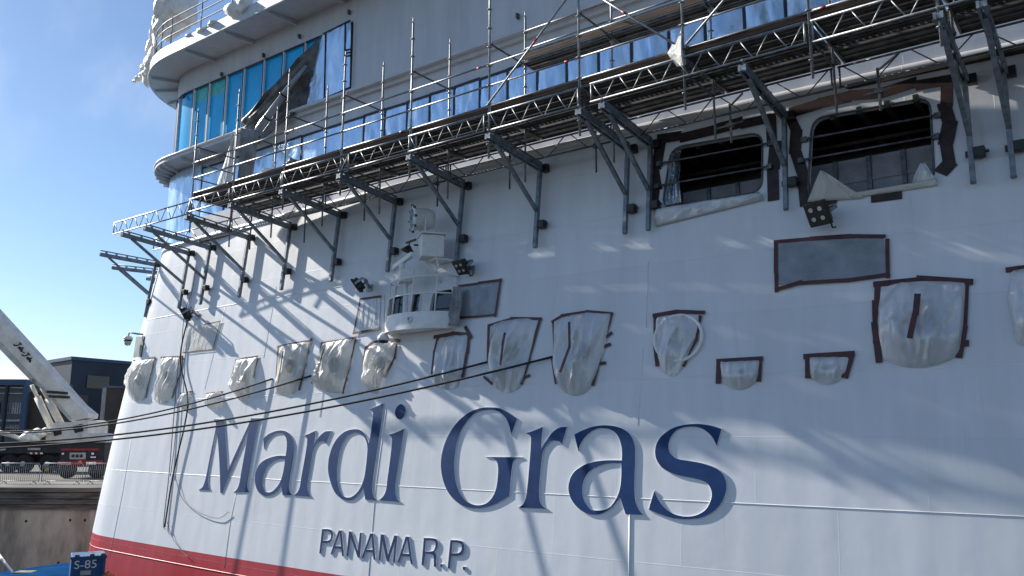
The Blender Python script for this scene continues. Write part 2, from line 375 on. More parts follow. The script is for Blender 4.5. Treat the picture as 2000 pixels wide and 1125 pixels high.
# ================================================================== SHIP
ship = empty('cruise_ship', (-12, 17, -7), 'white cruise ship with a red waterline band and raised blue name lettering', 'cruise ship')
ZT, ZB, ZR = 10.0, -7.0, -1.1          # hull top, keel side below the frame, top of the red band
def rrect(c4, r, n=5):
    # px quad (tl, tr, br, bl) with rounded corners
    out = []
    for i in range(4):
        p = Vector(c4[i]); a = Vector(c4[i-1]); b = Vector(c4[(i+1)%4])
        u = (a-p).normalized()*r; v = (b-p).normalized()*r
        for k in range(n+1):
            t = k/n; out.append(tuple(p+u*(1-t)**2+v*t**2))
    return out
def oval(cx, cy, rx, ry, n=22, tilt=0.0):
    return [(cx+rx*cos(2*pi*k/n), cy-ry*sin(2*pi*k/n)+tilt*rx*cos(2*pi*k/n)) for k in range(n)]
WIN_A = rrect([(1311,289),(1489,258),(1489,374),(1293,408)], 26)
WIN_B = rrect([(1586,232),(1816,190),(1826,357),(1577,391)], 28)
WIN_C = rrect([(1525,480),(1727,462),(1730,537),(1522,555)], 9)
WIN_D = rrect([(905,566),(970,556),(962,612),(900,618)], 4)
WIN_E = rrect([(712,590),(741,583),(738,640),(700,646)], 4)
CAB = [rrect([(846,570),(885,563),(884,612),(838,614)], 9), rrect([(806,574),(824,570),(817,614),(799,615)], 5), rrect([(763,580),(790,573),(790,622),(757,628)], 5)]
# mooring fairleads: centre and radii in the photo
CHOCK = [(274,742,17,30),(329,738,16,30),(479,737,15,27),(570,716,24,36),(655,714,28,38),(745,712,26,36),(884,702,27,38),(1001,689,37,48),(1137,690,42,54),(1326,661,48,46),(1446,728,31,16),(1618,719,34,18),(1802,632,66,64),(2030,600,55,55)]
holes_px = [WIN_A, WIN_B, WIN_C, WIN_D, WIN_E]+CAB
chock_loops = [oval(cx, cy, rx*0.42, ry*0.45, tilt=-0.1) for cx, cy, rx, ry in CHOCK]
outer = [(26, ZR), (26, ZT)]+[(xc(ZT+(ZR-ZT)*k/16)-.01, ZT+(ZR-ZT)*k/16) for k in range(17)]
flat_chocks = [c for c in chock_loops if c[0][0] > 400]
L2 = [outer]+[[to_plane(*p) for p in lp] for lp in holes_px+flat_chocks]
vs, fs = bend(*fill2d(L2, 0.14))
hb = MB(); hb.add([plane_world(v, -0.07) for v in vs], fs)
def arc_grid(z0, z1, off=0.0, back=34.0, nz=12):
    def fn(u, v):
        z = z0+(z1-z0)*v; R = rad(z)+off; x0 = xcc(z)
        if u <= 0.75:
            t = T0+u/0.75*(pi/2-T0); return Vector((x0-R*sin(t), YC-R*cos(t), z))
        return Vector((x0-R, YC+(u-0.75)/0.25*back, z))
    return fn
hb.grid(arc_grid(ZR, ZT), 40, 10)
hb.build('hull', M['hull'], ship)
rb = MB()
vs, fs = bend(*fill2d([[(26, ZB), (26, ZR)]+[(xc(ZR+(ZB-ZR)*k/8)-.01, ZR+(ZB-ZR)*k/8) for k in range(9)]], 0.14)); rb.add([plane_world(v, -0.07) for v in vs], fs)
rb.grid(arc_grid(ZB, ZR), 40, 8)
rb.build('waterline_band', M['red'], ship)
# weld seams that stand out of the plating
def seam(px, r, name='weld_seam', m='white'):
    mb = MB(); mb.tube([hull(*p) for p in px], r, 6); mb.build(name, M[m], ship)
def zline(z, x0, x1, n=70):
    return [(Vector((x0+(x1-x0)*k/n, yh(z, x0+(x1-x0)*k/n), z))) for k in range(n+1)]
def zarc(z):
    return [Vector((xcc(z)-rad(z)*sin(t), YC-rad(z)*cos(t), z)) for t in [T0+(pi/2-T0)*k/12 for k in range(12, -1, -1)]]
for z, x1, r, nm, mm in ((1.30, 14, 0.010, 'weld_seam', 'white'), (7.12, -19.0, 0.013, 'weld_seam', 'white'), (3.86, 14, 0.008, 'weld_seam', 'white'), (-1.55, 14, 0.02, 'weld_seam', 'red')):
    mb = MB(); mb.tube(zarc(z)+zline(z, xc(z)+0.3, x1), r, 6); mb.build(nm, M[mm], ship)
seam([(1266,512),(1262,640)], 0.010); seam([(1256,680),(1246,830)], 0.007); seam([(1230,1002),(1228,1200)], 0.022)
seam([(754,800),(734,950),(714,1200)], 0.012); seam([(462,960),(450,1020),(438,1110)], 0.010)
seam([(257,855),(240,960),(214,1090)], 0.010); seam([(440,600),(400,760)], 0.007); seam([(540,560),(515,700)], 0.007); seam([(297,600),(291,690)], 0.007)
# rounded deck edge at the top of the hull
mb = MB()
path = zarc(ZT)[1:]+zline(ZT, xc(ZT), 26, 70)
mb.tube([p+Vector((0, 0.05, 0.0)) for p in path], 0.125, 12)
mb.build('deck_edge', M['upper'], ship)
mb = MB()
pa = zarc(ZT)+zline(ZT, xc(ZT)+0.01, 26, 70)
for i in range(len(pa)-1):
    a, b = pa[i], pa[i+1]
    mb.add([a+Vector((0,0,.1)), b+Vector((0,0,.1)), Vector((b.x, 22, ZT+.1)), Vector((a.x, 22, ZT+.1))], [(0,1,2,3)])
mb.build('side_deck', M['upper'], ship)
# bulwark plate standing on the deck edge behind the scaffold
mb = MB(); pb_ = [p+Vector((0,.16,0)) for p in zline(ZT, -29, 26, 60)]
mb.add(pb_+[p+Vector((0,0,.95)) for p in pb_], [(i, i+1, len(pb_)+i+1, len(pb_)+i) for i in range(len(pb_)-1)]); mb.build('bulwark_plate', M['upper'], ship)
# dark space behind the openings
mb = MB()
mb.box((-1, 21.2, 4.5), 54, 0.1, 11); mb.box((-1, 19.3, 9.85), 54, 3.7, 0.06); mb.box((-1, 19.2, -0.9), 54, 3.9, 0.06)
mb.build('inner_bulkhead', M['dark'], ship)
# chock castings: oval rim with a deep throat (only a dark disc on the leftmost ones)
for (cx, cy, rx, ry), lp in zip(CHOCK, chock_loops):
    c = hull(min(cx, 2040), cy); n = hn(c)
    ks = 0.97 if abs(cx-1326) < 9 else 0.46
    P0 = [hull(*p) for p in oval(cx, cy, rx*ks, ry*ks, 26, -0.1)]
    P1 = [hull(*p) for p in lp]
    mb = MB()
    rr = 0.04 if abs(cx-1326) < 9 else 0.03
    ks = 0.97 if abs(cx-1326) < 9 else 0.46
    mb.tube([p+n*0.03 for p in P0], rr, 8, closed=True)
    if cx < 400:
        mb.add([p+n*0.025 for p in P1], [list(range(len(P1)))], 1)  # flat dark disc; the shade of the throat is only its colour
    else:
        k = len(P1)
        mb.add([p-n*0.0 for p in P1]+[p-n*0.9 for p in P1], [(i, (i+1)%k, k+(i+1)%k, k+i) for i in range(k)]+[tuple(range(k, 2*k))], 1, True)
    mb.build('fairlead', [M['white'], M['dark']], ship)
# ---- raised name
LET = []
def letter(nm, loops, th, off, m):
    vs, fs = hull_solid(loops, th, off, 0.004)
    mb = MB(); n = Vector((0, -1/KL, LEAN/KL))
    for f in fs:
        a, b, c = (vs[i] for i in f[:3]); nn = (b-a).cross(c-a)
        if nn.length > 0: nn.normalize()
        fc = sum((vs[i] for i in f), Vector())/len(f)
        h = (fc-Vector((fc.x, yh(fc.z, fc.x), fc.z))).dot(n)
        mb.f.append(f); mb.m.append(0 if (abs(nn.dot(n)) > 0.8 and h > off+th*0.6) else 1); mb.sm.append(False)
    mb.v = [tuple(v) for v in vs]
    o = mb.build('letter', [M[m], M['white']], ship); o['label'] = nm; return o
S1 = 200/1125
G1 = (480, 800, S1)
def lp(t, a): return smooth(parse(t, *a), 6)
letter('raised blue capital letter M', [lp('212,106! 334,106! 345,250 374,668! 480,430 590,190 630,95! 758,95! 725,125 705,170 655,430 590,800 588,850 598,890 615,908! 435,908! 470,880 497,820 520,690 600,235! 450,580 310,915! 290,915! 288,820 283,640 262,330 246,240! 205,450 165,690 157,790 165,850 182,885! 52,882! 95,850 120,790 143,690 190,450 242,190 238,140', (380, 800, S1))], 0.020, 0.004, 'letter_blue')
letter('raised blue letter a next to the M', [lp('200,315! 260,268 330,238 390,228 450,240 500,280 530,340 541,410 525,560 495,740 482,840 490,900 518,940! 412,940! 398,838! 370,875 320,920 260,945 205,945 155,915 120,850 107,770 120,680 160,600 220,550 300,518 380,505 445,508! 456,430 458,350 445,300 420,268 375,260 330,266 280,300 235,360 208,432!', G1),
    lp('440,545! 380,545 310,565 250,620 210,700 192,790 198,850 225,900 265,908 310,890 370,820 405,740 425,650', G1)], 0.020, 0.004, 'letter_blue')
letter('raised blue letter r before the d', [lp('645,290! 700,265 775,232! 768,320 752,395! 790,330 840,270 890,238 948,235! 890,380! 865,350 840,345 800,360 765,410 745,470 720,620 690,800 688,880 705,925 728,958! 532,942! 570,915 598,860 615,760 665,480 682,350 678,305', G1)], 0.020, 0.004, 'letter_blue')
GD = (620, 780, 200/1071)
letter('raised blue letter d', [lp('550,102! 620,75 700,42! 685,170 640,480 590,830 582,950 592,1010 630,1055! 508,1048! 490,930! 450,985 390,1040 330,1058 260,1040 190,975 145,870 118,740 130,600 170,480 230,390 310,330 400,312 460,325 510,375 545,465! 568,330 588,160 580,125', GD),
    lp('528,560 530,510 518,440 490,390 440,355 400,348 350,362 300,410 255,500 225,630 212,760 220,880 250,970 290,1018 340,1025 400,995 450,935 490,840 512,720', GD)], 0.020, 0.004, 'letter_blue')
letter('raised blue letter i with a round dot', [lp('748,372! 830,345 915,308! 895,430 855,680 825,880 825,980 840,1040 878,1075! 645,1055! 690,1020 722,960 740,830 775,560 787,430 780,392', GD), lp('875,50 915,72 930,120 918,170 880,208 842,200 818,150 832,90', GD)], 0.020, 0.004, 'letter_blue')
letter('raised blue capital letter G', [lp('838,185! 760,130 680,90 600,78 500,82 400,115 290,195 200,310 140,440 112,570 115,700 150,830 210,930 290,1000 380,1035 480,1040 580,1020 680,975 765,920! 775,790 790,640 800,600 825,570 878,553! 550,550! 600,560 640,590 655,640 655,720 640,840 610,920 560,980 500,1008 430,1008 360,975 300,910 260,820 240,700 240,580 258,440 300,310 360,210 430,140 510,108 600,102 670,122 730,180 765,260 780,345!', (840, 780, 220/1076))], 0.022, 0.004, 'letter_blue')
letter('raised blue letter r beside the G', [lp('158,175! 230,155 345,108! 335,230 328,350! 360,290 410,220 470,150 540,112 612,107! 555,300! 530,270 490,258 440,265 390,310 350,380 335,450 320,600 305,800 310,900 330,960 390,1006! 75,992! 125,960 155,900 170,820 195,560 215,270 208,205', (1000, 815, S1))], 0.022, 0.004, 'letter_blue')
GA = (1100, 815, S1)
letter('raised blue letter a beside the last s', [lp('130,190! 220,145 320,108 430,90 540,95 640,120 720,170 770,240 795,320 798,450 790,650 790,820 805,940 840,1020 885,1072! 692,1065! 632,885! 590,940 520,1010 440,1055 360,1072 270,1058 180,1005 100,910 65,800 75,700 120,610 200,545 300,500 420,478 530,472 650,474! 652,400 645,320 620,230 580,170 520,135 450,122 380,128 300,170 230,240 190,310 172,370!', GA),
    lp('645,508! 540,508 440,522 350,560 280,610 235,690 218,780 225,880 270,970 320,1015 390,1025 460,1015 530,975 590,890 630,780 645,640', GA)], 0.022, 0.004, 'letter_blue')
letter('raised blue letter s', [lp('913,122! 830,95 740,78 640,70 540,78 440,100 350,145 270,215 225,300 218,390 245,470 300,535 380,580 480,612 600,635 700,660 760,690 795,740 810,810 795,880 750,960 680,1010 600,1035 500,1035 400,1005 310,940 250,860 208,770! 150,965! 260,1010 380,1050 500,1066 640,1060 740,1035 840,975 920,880 960,770 962,690 935,610 880,550 800,510 680,475 560,455 450,435 395,400 362,350 360,280 385,205 440,140 520,108 600,100 680,110 750,145 815,210 862,300!', (1240, 815, 200/1071))], 0.022, 0.004, 'letter_blue')
# port of registry: sans capitals, each fitted to the box it fills on the wall
GP = (610, 1020, 0.16)
def small(ch, lab, loops):
    letter(lab, [lp(t, GP) for t in loops], 0.026, 0.004, 'letter_navy')
small('P', 'raised navy letter P at the start of the port line', ['130,82! 205,83 245,98 264,140 258,195 232,240 185,254 137,250! 117,381! 95,380!', '152,108! 200,110 230,125 240,158 232,200 205,222 141,222!'])
def A_(x0, x1, yb0, yb1, xt0, xt1, yt):
    w = 24; ym = 0.68
    def L(a, b, t): return a+(b-a)*t
    yb = (yb0+yb1)/2
    y1 = L(yt, yb, 0.63); y2 = L(yt, yb, 0.73)
    lx = lambda y: L(xt0, x0, (y-yt)/(yb0-yt)); rx = lambda y: L(xt1, x1, (y-yt)/(yb1-yt))
    xm = (xt0+xt1)/2
    out = f'{xt0},{yt}! {xt1},{yt+2}! {x1},{yb1}! {x1-w},{yb1-2}! {rx(y2)-w-1},{y2+6}! {lx(y2)+w},{y2}! {x0+w},{yb0+2}! {x0},{yb0}!'
    hole = f'{xm-1},{yt+34}! {rx(y1)-w-2},{y1+5}! {lx(y1)+w+1},{y1}!'
    return [out, hole]
small('A', 'raised navy letter A after the first P', A_(232, 397, 388, 412, 334, 368, 97))
small('N', 'raised navy letter N', ['458,110! 486,112! 566,350! 592,124! 616,127! 592,432! 564,430! 482,190! 450,417! 427,414!'])
small('A', 'raised navy letter A between N and M', A_(612, 782, 436, 458, 718, 754, 135))
small('M', 'raised navy letter M of the port line', ['846,146! 884,149! 936,400! 1012,160! 1048,163! 1020,487! 995,485! 1022,235! 942,478! 918,476! 868,228! 843,463! 819,461!'])
small('A', 'raised navy letter A before the gap', A_(1050, 1236, 490, 512, 1150, 1190, 174))
small('R', 'raised navy letter R', ['1372,190! 1470,194 1520,206 1544,248 1540,300 1520,345 1500,360! 1524,400 1522,470 1524,544! 1494,542! 1492,440 1482,400 1450,388 1390,384! 1370,525! 1343,522!', '1398,220! 1460,222 1502,232 1514,262 1508,310 1490,345 1450,356 1385,354!'])
small('.', 'raised navy full stop after the R', ['1574,508! 1604,510! 1600,544! 1570,541!'])
small('P', 'raised navy letter P at the end of the port line', ['1696,216! 1790,220 1842,236 1866,280 1862,340 1840,390 1790,412 1708,410! 1690,564! 1662,561!', '1722,246! 1780,250 1822,264 1834,300 1826,345 1800,372 1760,378 1712,376!'])
small('.', 'raised navy full stop at the end of the port line', ['1850,540! 1882,543! 1878,582! 1846,579!'])
# ---- windows in the wall
def pane(loop, m, depth, name='window'):
    vs, fs = hull_solid([loop], 0.02, -depth-0.01)
    mb = MB(); mb.add(vs, fs); return mb.build(name, M[m], ship)
def frame(parent, loop, w, off=0.0, name='window_frame', m='white'):
    P = [hull(*p) for p in loop]; n = Vector((0, -1/KL, LEAN/KL))
    mb = MB(); mb.tube([p+n*off for p in P], w, 6, closed=True); return mb.build(name, M[m], parent)
for lpx in CAB:
    w = pane(lpx, 'dglass', 0.10); frame(w, lpx, 0.022, 0.012)
for lpx in (WIN_C, WIN_D, WIN_E):
    w = pane(lpx, 'dglass', 0.12); frame(w, lpx, 0.02, 0.01)
for lpx, yb in ((WIN_A, 0), (WIN_B, 0)):
    frame(ship, lpx, 0.022, 0.01, 'opening_rim', 'steel_dark')
# panelled breast wall seen inside the two big openings
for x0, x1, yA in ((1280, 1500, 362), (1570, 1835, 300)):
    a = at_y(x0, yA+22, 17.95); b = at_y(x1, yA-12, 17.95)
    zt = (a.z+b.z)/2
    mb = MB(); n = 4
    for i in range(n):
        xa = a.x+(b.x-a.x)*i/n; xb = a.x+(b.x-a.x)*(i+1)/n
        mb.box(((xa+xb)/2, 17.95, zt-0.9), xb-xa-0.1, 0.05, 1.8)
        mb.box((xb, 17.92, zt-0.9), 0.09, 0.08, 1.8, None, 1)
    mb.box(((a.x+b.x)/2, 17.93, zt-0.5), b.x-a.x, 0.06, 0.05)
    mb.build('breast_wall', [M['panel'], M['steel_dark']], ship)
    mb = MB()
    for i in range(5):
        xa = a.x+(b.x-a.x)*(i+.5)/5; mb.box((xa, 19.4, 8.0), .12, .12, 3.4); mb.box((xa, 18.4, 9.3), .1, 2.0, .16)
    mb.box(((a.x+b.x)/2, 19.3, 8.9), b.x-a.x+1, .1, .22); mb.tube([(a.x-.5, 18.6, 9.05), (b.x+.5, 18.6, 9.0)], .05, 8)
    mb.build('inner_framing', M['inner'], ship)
# ================================================================== SUPERSTRUCTURE
X2, R2, YS = -30.5, 3.0, 18.2
def sup(u_list, z, off=0.0, x2=X2, r2=R2, y=YS):
    # u_list: x positions on the straight part, or angles (deg, negative) on the corner
    out = []
    for u in u_list:
        if u[0] == 'x': out.append(Vector((u[1], y-off, z)))
        else:
            t = radians(u[1]); out.append(Vector((x2-(r2+off)*sin(t), y+r2-(r2+off)*cos(t), z)))
    return out
ARC = [('a', d) for d in range(90, -1, -6)]
BACK = [('a', 90)]
def wall_strip(mb, z0, z1, off=0.0, us=None, x2=X2, r2=R2, y=YS, mi=0, back=0):
    us = us or ARC+[('x', X2+0.01+(26-X2)*k/8) for k in range(0, 9)]
    A = sup(us, z0, off, x2, r2, y); B = sup(us, z1, off, x2, r2, y)
    if back:
        A = [A[0]+Vector((0, back, 0))]+A; B = [B[0]+Vector((0, back, 0))]+B
    n = len(A); mb.add(A+B, [(i, i+1, n+i+1, n+i) for i in range(n-1)], mi, True)
ZW0, ZW1 = 14.25, 16.78      # big glazing
mb = MB()
wall_strip(mb, 10.0, ZW0, back=30); wall_strip(mb, ZW1, 19.0, back=30)
wall_strip(mb, ZW0, ZW1, us=[('x', -20.45), ('x', 0), ('x', 26)])
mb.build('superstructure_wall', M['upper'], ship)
# glazing: panes between mullions
mx_px = [630, 596, 554, 516, 477, 443, 409, 379]
mxs = [-20.45]+[at_y(x, y, YS).x for x, y in zip(mx_px, (67, 82, 102, 120, 138, 152, 168, 181))]
ed = [('x', x) for x in mxs]+[('a', d) for d in (18, 40, 62, 90)]
for i in range(len(ed)-1):
    a, b = ed[i], ed[i+1]
    if a[0] == 'x' and b[0] == 'x': us = [a, b]
    else:
        d0 = 0 if a[0] == 'x' else a[1]; us = ([a] if a[0] == 'x' else [])+[('a', d0+(b[1]-d0)*k/5) for k in range(6)]
    mb = MB()
    if i in (6, 7):
        wall_strip(mb, ZW0, ZW1-0.62, -0.06, us); wall_strip(mb, ZW1-0.62, ZW1, -0.06, us, mi=1)
    else: wall_strip(mb, ZW0, ZW1, -0.06, us)
    mb.build('window_pane', [M['glass'], M['glass_green']], ship)
for i, e in enumerate(ed):
    p = sup([e], ZW0, 0.0)[0]; q = sup([e], ZW1, 0.0)[0]
    mb = MB(); mb.beam(p, q, 0.07, 0.07, Vector((0,1,0))); mb.beam(p+Vector((0.06, 0.0, 0)), q+Vector((0.06, 0.0, 0)), 0.035, 0.09, Vector((0,1,0)), 1)
    mb.build('mullion', [M['seam'], M['white']], ship)
mb = MB()
for z in (ZW0, ZW1): mb.tube(sup([('a', d) for d in range(90, -1, -6)]+[('x', X2+0.1), ('x', -25), ('x', -20.45)], z, 0.01), 0.035, 6)
mb.build('window_gasket', M['seam'], ship)
# ring walkway below the glazing, with radial stiffeners seen from below
def ring_pts(z, off, r, x2=-30.0):
    return [Vector((x2-(r)*sin(radians(d)), YS-off+r-r*cos(radians(d)), z)) for d in range(90, -1, -6)]+[Vector((x2+0.1, YS-off, z)), Vector((-25.3, YS-off, z))]
OFF, RR_ = 0.95, 3.75
XE = -26.7
o1 = ring_pts(13.60, OFF, RR_); o2 = ring_pts(13.43, OFF, RR_)
i1 = [Vector((-30.0, YS+2, 14.16)) if False else p for p in sup([('a', d) for d in range(90, -1, -6)]+[('x', X2+0.1), ('x', -25.3)], 13.60, -0.05)]
mb = MB(); n = len(o1)
mb.add(o1+o2, [(i, i+1, n+i+1, n+i) for i in range(n-1)], 0)
mb.add(o1+i1, [(i, i+1, n+i+1, n+i) for i in range(n-1)], 0)
i2 = [p-Vector((0,0,.18)) for p in i1]; mb.add(o2+i2, [(i, i+1, n+i+1, n+i) for i in range(n-1)], 0)
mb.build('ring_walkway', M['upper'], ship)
mb = MB(); mb.tube(o1, 0.05, 6); mb.build('walkway_rim', M['white'], ship)
mb = MB(); mb.box((( -26.7+26)/2, YS-.13, 14.10), 52.7, .34, .10); mb.box(((-26.7+26)/2, YS-.05, 13.98), 52.7, .14, .16); mb.build('sill_beam', M['upper'], ship)
for k in range(0, 10):
    if k < 8:
        d = radians(62-k*8); a = Vector((X2-R2*sin(d), YS+R2-R2*cos(d), 13.36)); b = Vector((-30.0-(RR_-.05)*sin(d), YS-OFF+RR_-(RR_-.05)*cos(d), 13.36))
    else:
        x = -29.2+(k-8)*1.3; a = Vector((x, YS, 13.36)); b = Vector((x, YS-OFF+.04, 13.36))
    mb = MB(); mb.beam(a, b, 0.05, 0.16); mb.build('stiffener', M['upper'], ship)
# roof overhang
RX, RY, RR = -30.1, 16.9, 5.0
def rim(z, off=0.0): return [Vector((RX-(RR+off)*sin(radians(d)), RY+RR-(RR+off)*cos(radians(d)), z)) for d in list(range(150, 90, -10))+list(range(90, -1, -5))]+[Vector((RX+.1, RY-off, z)), Vector((-20, RY-off, z)), Vector((26, RY-off, z))]
ZO = 17.75
r1, r2_ = rim(ZO), rim(ZO+0.5)
mb = MB(); n = len(r1)
mb.add(r1+r2_, [(i, i+1, n+i+1, n+i) for i in range(n-1)])
inn = [Vector((max(p.x, X2+0.5), max(p.y, YS+1.5), p.z+0.12)) for p in r1]
mb.add(r1+inn, [(i, i+1, n+i+1, n+i) for i in range(n-1)])
inn2 = [Vector((max(p.x, X2+0.5), max(p.y, YS+1.5), p.z)) for p in r2_]; mb.add(r2_+inn2, [(i, i+1, n+i+1, n+i) for i in range(n-1)])
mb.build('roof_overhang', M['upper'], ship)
mb = MB(); mb.tube(rim(ZO, 0.01), 0.045, 6); mb.build('overhang_rim', M['upper'], ship)
for k in range(16):
    if k < 7:
        d = radians(130-k*17); a = Vector((RX-(RR-.1)*sin(d), RY+RR-(RR-.1)*cos(d), ZO-.02)); b = Vector((X2-R2*sin(min(d, pi/2))*1.0, YS+R2-R2*cos(d), ZO-.02))
    else:
        x = -28.9+(k-7)*2.6; a = Vector((x, RY+.1, ZO-.02)); b = Vector((x+.15, YS+.02, ZO-.02))
    mb = MB(); mb.beam(a, b, 0.09, 0.2); mb.build('overhang_beam', M['upper'], ship)
for px, py in ((684,25),(587,72),(517,109),(435,146),(360,189),(1013,33)):
    p = at_y(px, py, YS); mb = MB(); mb.box(p+Vector((0,-.05,0)), 0.06, 0.12, 0.16); mb.tube([p+Vector((0,-.1,.05)), p+Vector((0.05,-.1,-.1))], 0.03, 6)
    mb.build('pad_eye', M['steel_dark'], ship)
# top deck railing
mb = MB()
for zz in (18.75, 19.15, 19.5): mb.tube(rim(zz, -0.12)[8:], 0.026, 6)
for k, p in enumerate([q for q in rim(18.2, -0.12)[8:-2]][::2]+[Vector((x, RY+.12, 18.2)) for x in (-28, -26, -24, -22)]): mb.tube([p, p+Vector((0,0,1.35))], 0.03, 6)
mb.build('deck_railing', M['steel'], ship)
# ================================================================== SCAFFOLD hung on the wall
scaf = empty('scaffold', (-12, 14.9, 9.0), 'long grey tube scaffold with a plank deck hung on brackets along the white wall', 'scaffold')
PS = [-24.28, -22.01, -19.52, -17.03, -14.40, -11.80, -9.23, -6.71, -4.16, -2.0, 0.55, 3.1]
YF, YB = 14.9, 16.4
tops = [13.3, 13.4, 13.4, 13.25, 13.45]+[17.5]*7
btops = [13.2, 13.3, 13.4, 13.5, 13.45, 13.45]+[17.5]*6
def standard(x, y, z0, z1):
    mb = MB(); mb.tube([(x, y, z0), (x, y, z1)], 0.027, 8)
    z = 9.5
    while z < z1-0.05:
        mb.lathe((x, y, z), (0,0,1), [(-.006, .03), (-.006, .062), (.006, .062), (.006, .03)], 10); z += 0.5
    if z1 < 16: mb.tube([(x, y, z1-.02), (x, y, z1+.16)], 0.019, 8)
    return mb.build('standard', M['steel'], scaf)
for i, x in enumerate(PS):
    standard(x, YF, 9.15, tops[i]); standard(x, YB, 8.95, btops[i])
def ledger(a, b, r=0.0242, m='steel', name='ledger', mark=None):
    mb = MB(); mb.tube([a, b], r, 8)
    a = Vector(a); b = Vector(b); d = (b-a).normalized()
    for e, s in ((a, 1), (b, -1)): mb.box(e+d*s*0.06, 0.09, 0.03, 0.07)
    if mark is not None: mb.tube([a+(b-a)*mark, a+(b-a)*(mark+0.05)], r+0.002, 8, mi=1)
    return mb.build(name, [M[m], M['redmark']], scaf)
for i in range(len(PS)-1):
    x0, x1 = PS[i], PS[i+1]
    for z in (11.55, 11.0, 10.48):
        ledger((x0, YF, z), (x1, YF, z), mark=random.choice([None, None, 0.1, 0.85]))
    if i >= 5:
        for z in (12.55, 13.05): ledger((x0, YB, z), (x1, YB, z))
        for z in (13.6, 14.1, 14.6): ledger((x0, YF, z), (x1, YF, z), m='steel')
    if i >= 6: ledger((x0, YB, 13.6), (x1, YB, 13.6)); ledger((x0, YB, 14.1), (x1, YB, 14.1))
for i, x in enumerate(PS):
    for z in (12.1, 9.95)+((14.1,) if i >= 5 else ()):
        ledger((x, YF, z), (x, YB, z), 0.0242, 'steel_dark', 'transom')
# return rails closing the left end
for z in (11.55, 11.0): ledger((PS[0], YF, z), (PS[0], YB, z), name='end_rail')
# diagonal braces on the outer face
for a, b in (((-11.8, 10.5), (-8.9, 13.05)), ((-9.23, 12.8), (-6.71, 10.45)), ((-6.71, 10.45), (-4.2, 12.55)), ((-1.9, 10.5), (0.5, 13.0))):
    ledger((a[0], YF-.05, a[1]), (b[0], YF-.05, b[1]), 0.0242, 'steel', 'diagonal_brace', mark=0.45)
# lattice girders under the deck
def girder(x0, x1, y, zb, zt, npan, m='steel'):
    mb = MB(); mb.tube([(x0, y, zt), (x1, y, zt)], 0.0242, 8); mb.tube([(x0, y, zb), (x1, y, zb)], 0.0242, 8)
    for x in (x0+.03, x1-.03): mb.tube([(x, y, zb), (x, y, zt)], 0.022, 8)
    dx = (x1-x0)/npan
    for k in range(npan):
        a = x0+dx*k
        mb.tube([(a+dx*.08, y, zt), (a+dx*.46, y, zb)], 0.014, 6); mb.tube([(a+dx*.56, y, zb), (a+dx*.94, y, zt)], 0.014, 6)
    return mb.build('lattice_girder', M[m], scaf)
gx = [(-29.1, -24.3), (-24.26, -22.05), (-21.98, -19.55), (-19.5, -16.6), (-17.0, -14.1), (-14.38, -11.85), (-11.78, -9.2), (-8.9, -4.2), (-4.12, 0.5), (0.6, 5.2)]
for k, (a, b) in enumerate(gx):
    girder(a, b, YF-.06 if k % 2 == 0 else YF-.09, 9.83 if k else 9.78, 10.25 if k else 10.2, max(3, int(round((b-a)/0.66))))
for k, (a, b) in enumerate([(-29.2, -24.4), (-24.3, -19.6), (-19.5, -14.5), (-14.4, -9.3), (-9.2, -4.2), (-4.1, 0.9), (1.0, 5.5)]):
    girder(a, b, YB+.06, 9.50, 9.93, int((b-a)/1.05), 'steel_dark' if k > 1 else 'steel')
# deck planks (U-profiles with a gap pattern that lets light through)
def plank(x0, x1, y, w, z, m='plank'):
    mb = MB(); mb.box(((x0+x1)/2, y, z), x1-x0-.02, w-.02, 0.012)
    for s in (-1, 1): mb.box(((x0+x1)/2, y+s*(w/2-.016), z-.03), x1-x0-.02, 0.008, 0.06)
    for s in (-.33, .33): mb.box(((x0+x1)/2, y+s*(w/2), z-.018), x1-x0-.02, 0.05, 0.02)
    for x in (x0+.03, x1-.03): mb.box((x, y, z-.03), 0.04, w-.02, 0.07)
    return mb.build('deck_plank', M[m], scaf)
for i in range(len(PS)-1):
    for j in range(4): plank(PS[i]+.02, PS[i+1]-.02, YF+.17+.32*j, 0.32, 10.33)
    mb = MB()                                              # perforated filler strip next to the wall side
    x = PS[i]+.05
    while x < PS[i+1]-.05:
        mb.box((x, YB-.12, 10.33), 0.09, 0.13, 0.012); x += 0.125
    mb.box(((PS[i]+PS[i+1])/2, YB-.19, 10.315), PS[i+1]-PS[i]-.1, 0.012, 0.04); mb.box(((PS[i]+PS[i+1])/2, YB-.05, 10.315), PS[i+1]-PS[i]-.1, 0.012, 0.04)
    mb.build('filler_strip', M['plank'], scaf)
    plank(PS[i]+.02, PS[i+1]-.02, YB+.36, 0.74, 10.33)  # extra inner plank, added to stop sun between deck and wall
    mb = MB(); mb.box(((PS[i]+PS[i+1])/2, YF+.045, 10.43), PS[i+1]-PS[i]-.04, 0.032, 0.15); mb.build('toe_board', M['wood'], scaf)
    mb = MB(); mb.box(((PS[i]+PS[i+1])/2, YB+.03, 10.41), PS[i+1]-PS[i]-.04, 0.03, 0.15); mb.build('toe_board', M['wood'], scaf)
# upper working deck on the right
for i in range(5, 8):
    for j in range(2): plank(PS[i]+.02, PS[i+1]-.02 if i < 7 else PS[i]+1.0, YB-.05+.3*j, 0.30, 12.12, 'plank')
mb = MB(); mb.box((-9.0, YB-.22, 12.2), 5.4, 0.03, 0.14); mb.build('toe_board', M['wood'], scaf)
for i in range(7, len(PS)-1):
    for j in range(4): plank(PS[i]+.02, PS[i+1]-.02, YF+.17+.32*j, 0.32, 14.3)
